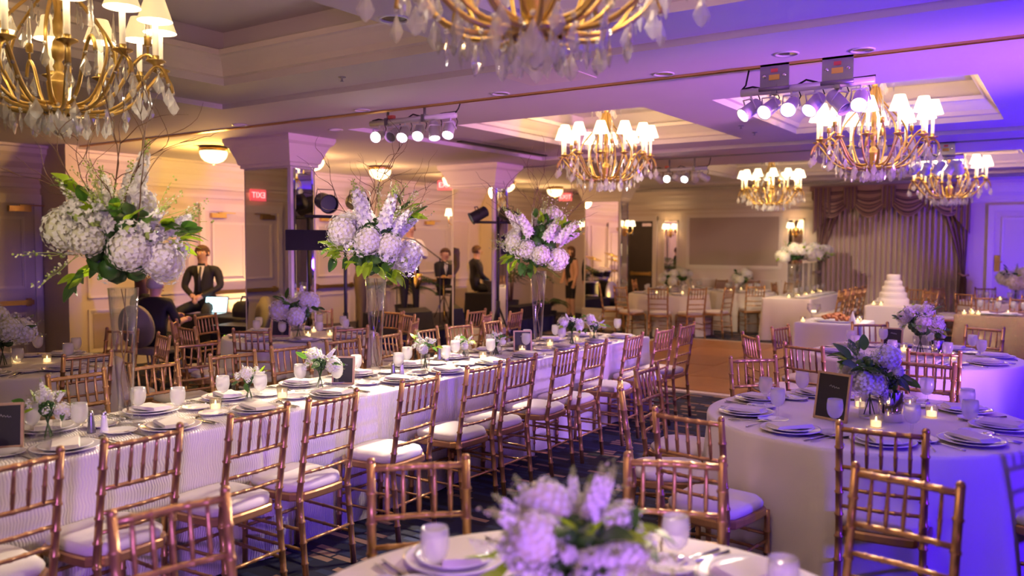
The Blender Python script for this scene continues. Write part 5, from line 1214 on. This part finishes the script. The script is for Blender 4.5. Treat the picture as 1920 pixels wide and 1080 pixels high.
# ------------------------------------------------------------------ chandeliers
def arm_pts(th, P):
    return [(r_ * cos(th), r_ * sin(th), z) for r_, z in P]
def crystal_me(w_=.024, h=.075):
    mb = MB(); a, b = w_, .006
    mb.add([(0, 0, 0), (-a * .35, 0, -h * .22), (0, b, -h * .30), (a * .35, 0, -h * .22), (0, -b, -h * .30), (-a, 0, -h * .62), (a, 0, -h * .62), (0, b * 1.3, -h * .62), (0, -b * 1.3, -h * .62), (-a * .5, 0, -h * .88), (a * .5, 0, -h * .88), (0, 0, -h)],
        [(0, 1, 2), (0, 2, 3), (0, 4, 1), (0, 3, 4), (1, 5, 7, 2), (2, 7, 6, 3), (4, 8, 5, 1), (3, 6, 8, 4), (5, 9, 7), (7, 10, 6), (5, 8, 9), (8, 6, 10), (7, 9, 11), (7, 11, 10), (8, 11, 9), (8, 10, 11)])
    mb.ball((0, 0, .012), .010, 6, 4); return mb.mesh('crystal', 'crystal', False)
CRY = crystal_me(.029, .10); CRY2 = crystal_me(.013, .095)
ARM1 = [(.045, .14), (.12, .115), (.24, .125), (.34, .19), (.41, .28), (.455, .335), (.485, .335), (.51, .30), (.52, .255)]
ARM2 = [(.07, .14), (.17, .17), (.24, .28), (.27, .40), (.24, .50), (.16, .60), (.07, .70), (.035, .82)]
ARM3 = [(.06, .15), (.16, .15), (.25, .22), (.33, .36), (.39, .415), (.43, .39), (.445, .34)]
def make_chandelier(name_shade):
    t = thing('crystal_chandelier', 'chandelier', 'chandelier', (0, 0, -40), 0, 'gold crystal chandeliers')
    # origin at the lowest crystal ball; z grows upward
    mb = MB(); mb.lathe([(.012, .07), (.030, .10), (.038, .13), (.043, .17), (.050, .225), (.056, .25), (.052, .262), (.030, .285), (.018, .31), (.027, .33), (.014, .355), (.028, .375), (.031, .41), (.024, .45), (.013, .47), (.022, .49), (.024, .56), (.015, .60), (.030, .66), (.020, .74), (.014, .80), (.028, .86), (.036, .92), (.016, .95), (.012, .96), (.012, 1.10)], 16, fold=lambda i, a: .004 * cos(8 * a) if 1 < i < 5 else 0); mb.build('baluster', 'antique', t)
    MB().lathe([(.06, 1.10), (.065, 1.085), (.02, 1.05)], 16).build('ceiling_canopy', 'antique', t)
    MB().lathe([(.085, .105), (.10, .115), (.10, .125), (.085, .135)], 24).build('bottom_ring', 'antique', t)
    MB().ball((0, 0, .03), .030, 12, 8).build('crystal_ball', 'crystal', t)
    a1 = MB().tube([(r_, 0, z) for r_, z in sm(ARM1)], .0105, 6, flat=.8).mesh('arm', 'antique'); a2 = MB().tube([(r_, 0, z) for r_, z in sm(ARM2)], .0095, 6, flat=.8).mesh('arm', 'antique'); a3 = MB().tube([(r_, 0, z) for r_, z in sm(ARM3)], .009, 6).mesh('arm', 'antique')
    bob = MB().lathe([(.004, .335), (.02, .35), (.045, .362), (.046, .367), (.016, .362), (.016, .39)], 14).mesh('drip_pan', 'antique')
    can = MB().lathe([(.0145, .365), (.0145, .60)], 10, capt=True).mesh('candle', 'wax')
    shm = MB(); shm.lathe([(.082, .555), (.042, .675)], 20); shm.lathe([(.0805, .556), (.0405, .674)], 20, mi=1); sh = shm.mesh('lamp_shade', [name_shade, 'shadeinside'])
    spire = MB().lathe([(.016, .42), (.016, .47), (.012, .475), (.011, .49), (.0135, .50), (.003, .66)], 6).mesh('glass_spire', 'crystal'); cup = MB().lathe([(.006, .36), (.006, .42), (.018, .425), (.018, .47)], 8).mesh('spire_cup', 'antique')
    top = MB().tube([(r_, 0, z) for r_, z in sm([(.03, .86), (.07, .93), (.13, .95), (.155, .91), (.15, .88)])], .006, 6).mesh('crown_arm', 'antique')
    N = 12
    for k in range(N):
        th = 2 * pi * k / N; ro = (0, 0, th); c, s = cos(th), sin(th)
        put('arm', a1, t, rot=ro)
        lo = (.462 * c, .462 * s, 0); put('drip_pan', bob, t, lo); put('candle', can, t, lo); put('lamp_shade', sh, t, lo)
        put('crystal', CRY, t, (.522 * c, .522 * s, .24), rot=ro)
        for rr, zz, me_, dz in ((.475, .315, CRY2, .6), (.37, .20, CRY, 0), (.41, .255, CRY2, .5)): put('crystal', me_, t, (rr * c, rr * s, zz), rot=(0, 0, th + dz))
        for dth, rr, zz in ((.13, .30, .135), (-.10, .23, .105), (.2, .17, .10)): put('crystal', CRY if rr > .2 else CRY2, t, (rr * cos(th + dth), rr * sin(th + dth), zz), rot=(0, 0, th + dth + 1.57 + rr))
        put('crystal', CRY, t, (.095 * cos(th + .1), .095 * sin(th + .1), .105), rot=(0, 0, th + 1.6))
        if k % 2 == 0:
            put('arm', a2, t, rot=(0, 0, th + .26)); th2 = th + .26
            put('crystal', CRY, t, (.29 * cos(th2), .29 * sin(th2), .37), rot=(0, 0, th2 + 1)); put('crystal', CRY, t, (.20 * cos(th2), .20 * sin(th2), .53), rot=(0, 0, th2)); put('crystal', CRY2, t, (.11 * cos(th2), .11 * sin(th2), .62), rot=(0, 0, th2))
            put('crown_arm', top, t, rot=(0, 0, th)); put('crystal', CRY, t, (.15 * c, .15 * s, .865), rot=(0, 0, th + 1.57))
        else:
            put('arm', a3, t, rot=(0, 0, th + .26)); th2 = th + .26; lo2 = (.40 * cos(th2), .40 * sin(th2), .035)
            put('spire_cup', cup, t, lo2); put('glass_spire', spire, t, lo2); put('crystal', CRY, t, (.447 * cos(th2), .447 * sin(th2), .325), rot=(0, 0, th2)); put('crystal', CRY, t, (.33 * cos(th2), .33 * sin(th2), .34), rot=(0, 0, th2 + .7)); put('crystal', CRY2, t, (.36 * cos(th2), .36 * sin(th2), .24), rot=(0, 0, th2))
    return t
def sm(P, n=3):
    """Catmull-Rom through (r, z) points"""
    out = []
    for i in range(len(P) - 1):
        p0, p1, p2, p3 = P[max(i - 1, 0)], P[i], P[i + 1], P[min(i + 2, len(P) - 1)]
        for k in range(n):
            t = k / n; out.append(tuple(.5 * (2 * b + (c - a) * t + (2 * a - 5 * b + 4 * c - d) * t * t + (3 * b - a - 3 * c + d) * t ** 3) for a, b, c, d in zip(p0, p1, p2, p3)))
    return out + [P[-1]]
protos = {'shadenear': make_chandelier('shadenear'), 'shadefar': make_chandelier('shadefar')}
firsts = set()
for x, y, z, shd, wt, sc, lab in ((-4.36, 2.27, 2.25, 'shadenear', 1.3, 1.06, 'large gold crystal chandelier above the nearest tall vase, shades dimmed'),
        (-1.5, 2.34, 2.27, 'shadefar', 3.4, 1.06, 'gold crystal chandelier overhead at top centre, only its lower half in view'),
        (-4.39, 8.33, 2.29, 'shadefar', 5.5, 1.06, 'glowing crystal chandelier over the far end of the long table'),
        (-1.60, 8.33, 2.29, 'shadefar', 5.0, 1.06, 'glowing crystal chandelier behind the hanging bar of small spotlights'),
        (-4.30, 14.1, 2.26, 'shadefar', 9.5, 1.02, 'distant crystal chandelier in front of the fabric wall panel'),
        (-1.60, 13.9, 2.28, 'shadefar', 8.0, 1.06, 'distant crystal chandelier in front of the right curtains')):
    p = protos[shd]
    if shd in firsts: o = dup(p, (x, y, z), rng.uniform(0, .5), lab, 'gold crystal chandeliers', sc)
    else: kids(p); o = p; o.location = (x, y, z); o.scale = (sc,) * 3; o['label'] = lab; firsts.add(shd); o.rotation_euler = (0, 0, .12)
    for k in range(6):
        a = 2 * pi * (k + .5) / 6; lamp('POINT', (.462 * cos(a) * sc, .462 * sin(a) * sc, .62 * sc), wt * 2.2, WARM, size=.04, parent=o)
        o.children[-1].location = (.462 * cos(a), .462 * sin(a), .62)
finish()
for o in bpy.data.objects:
    if o.type == 'LIGHT' and o.parent is None: o['kind'] = 'helper'
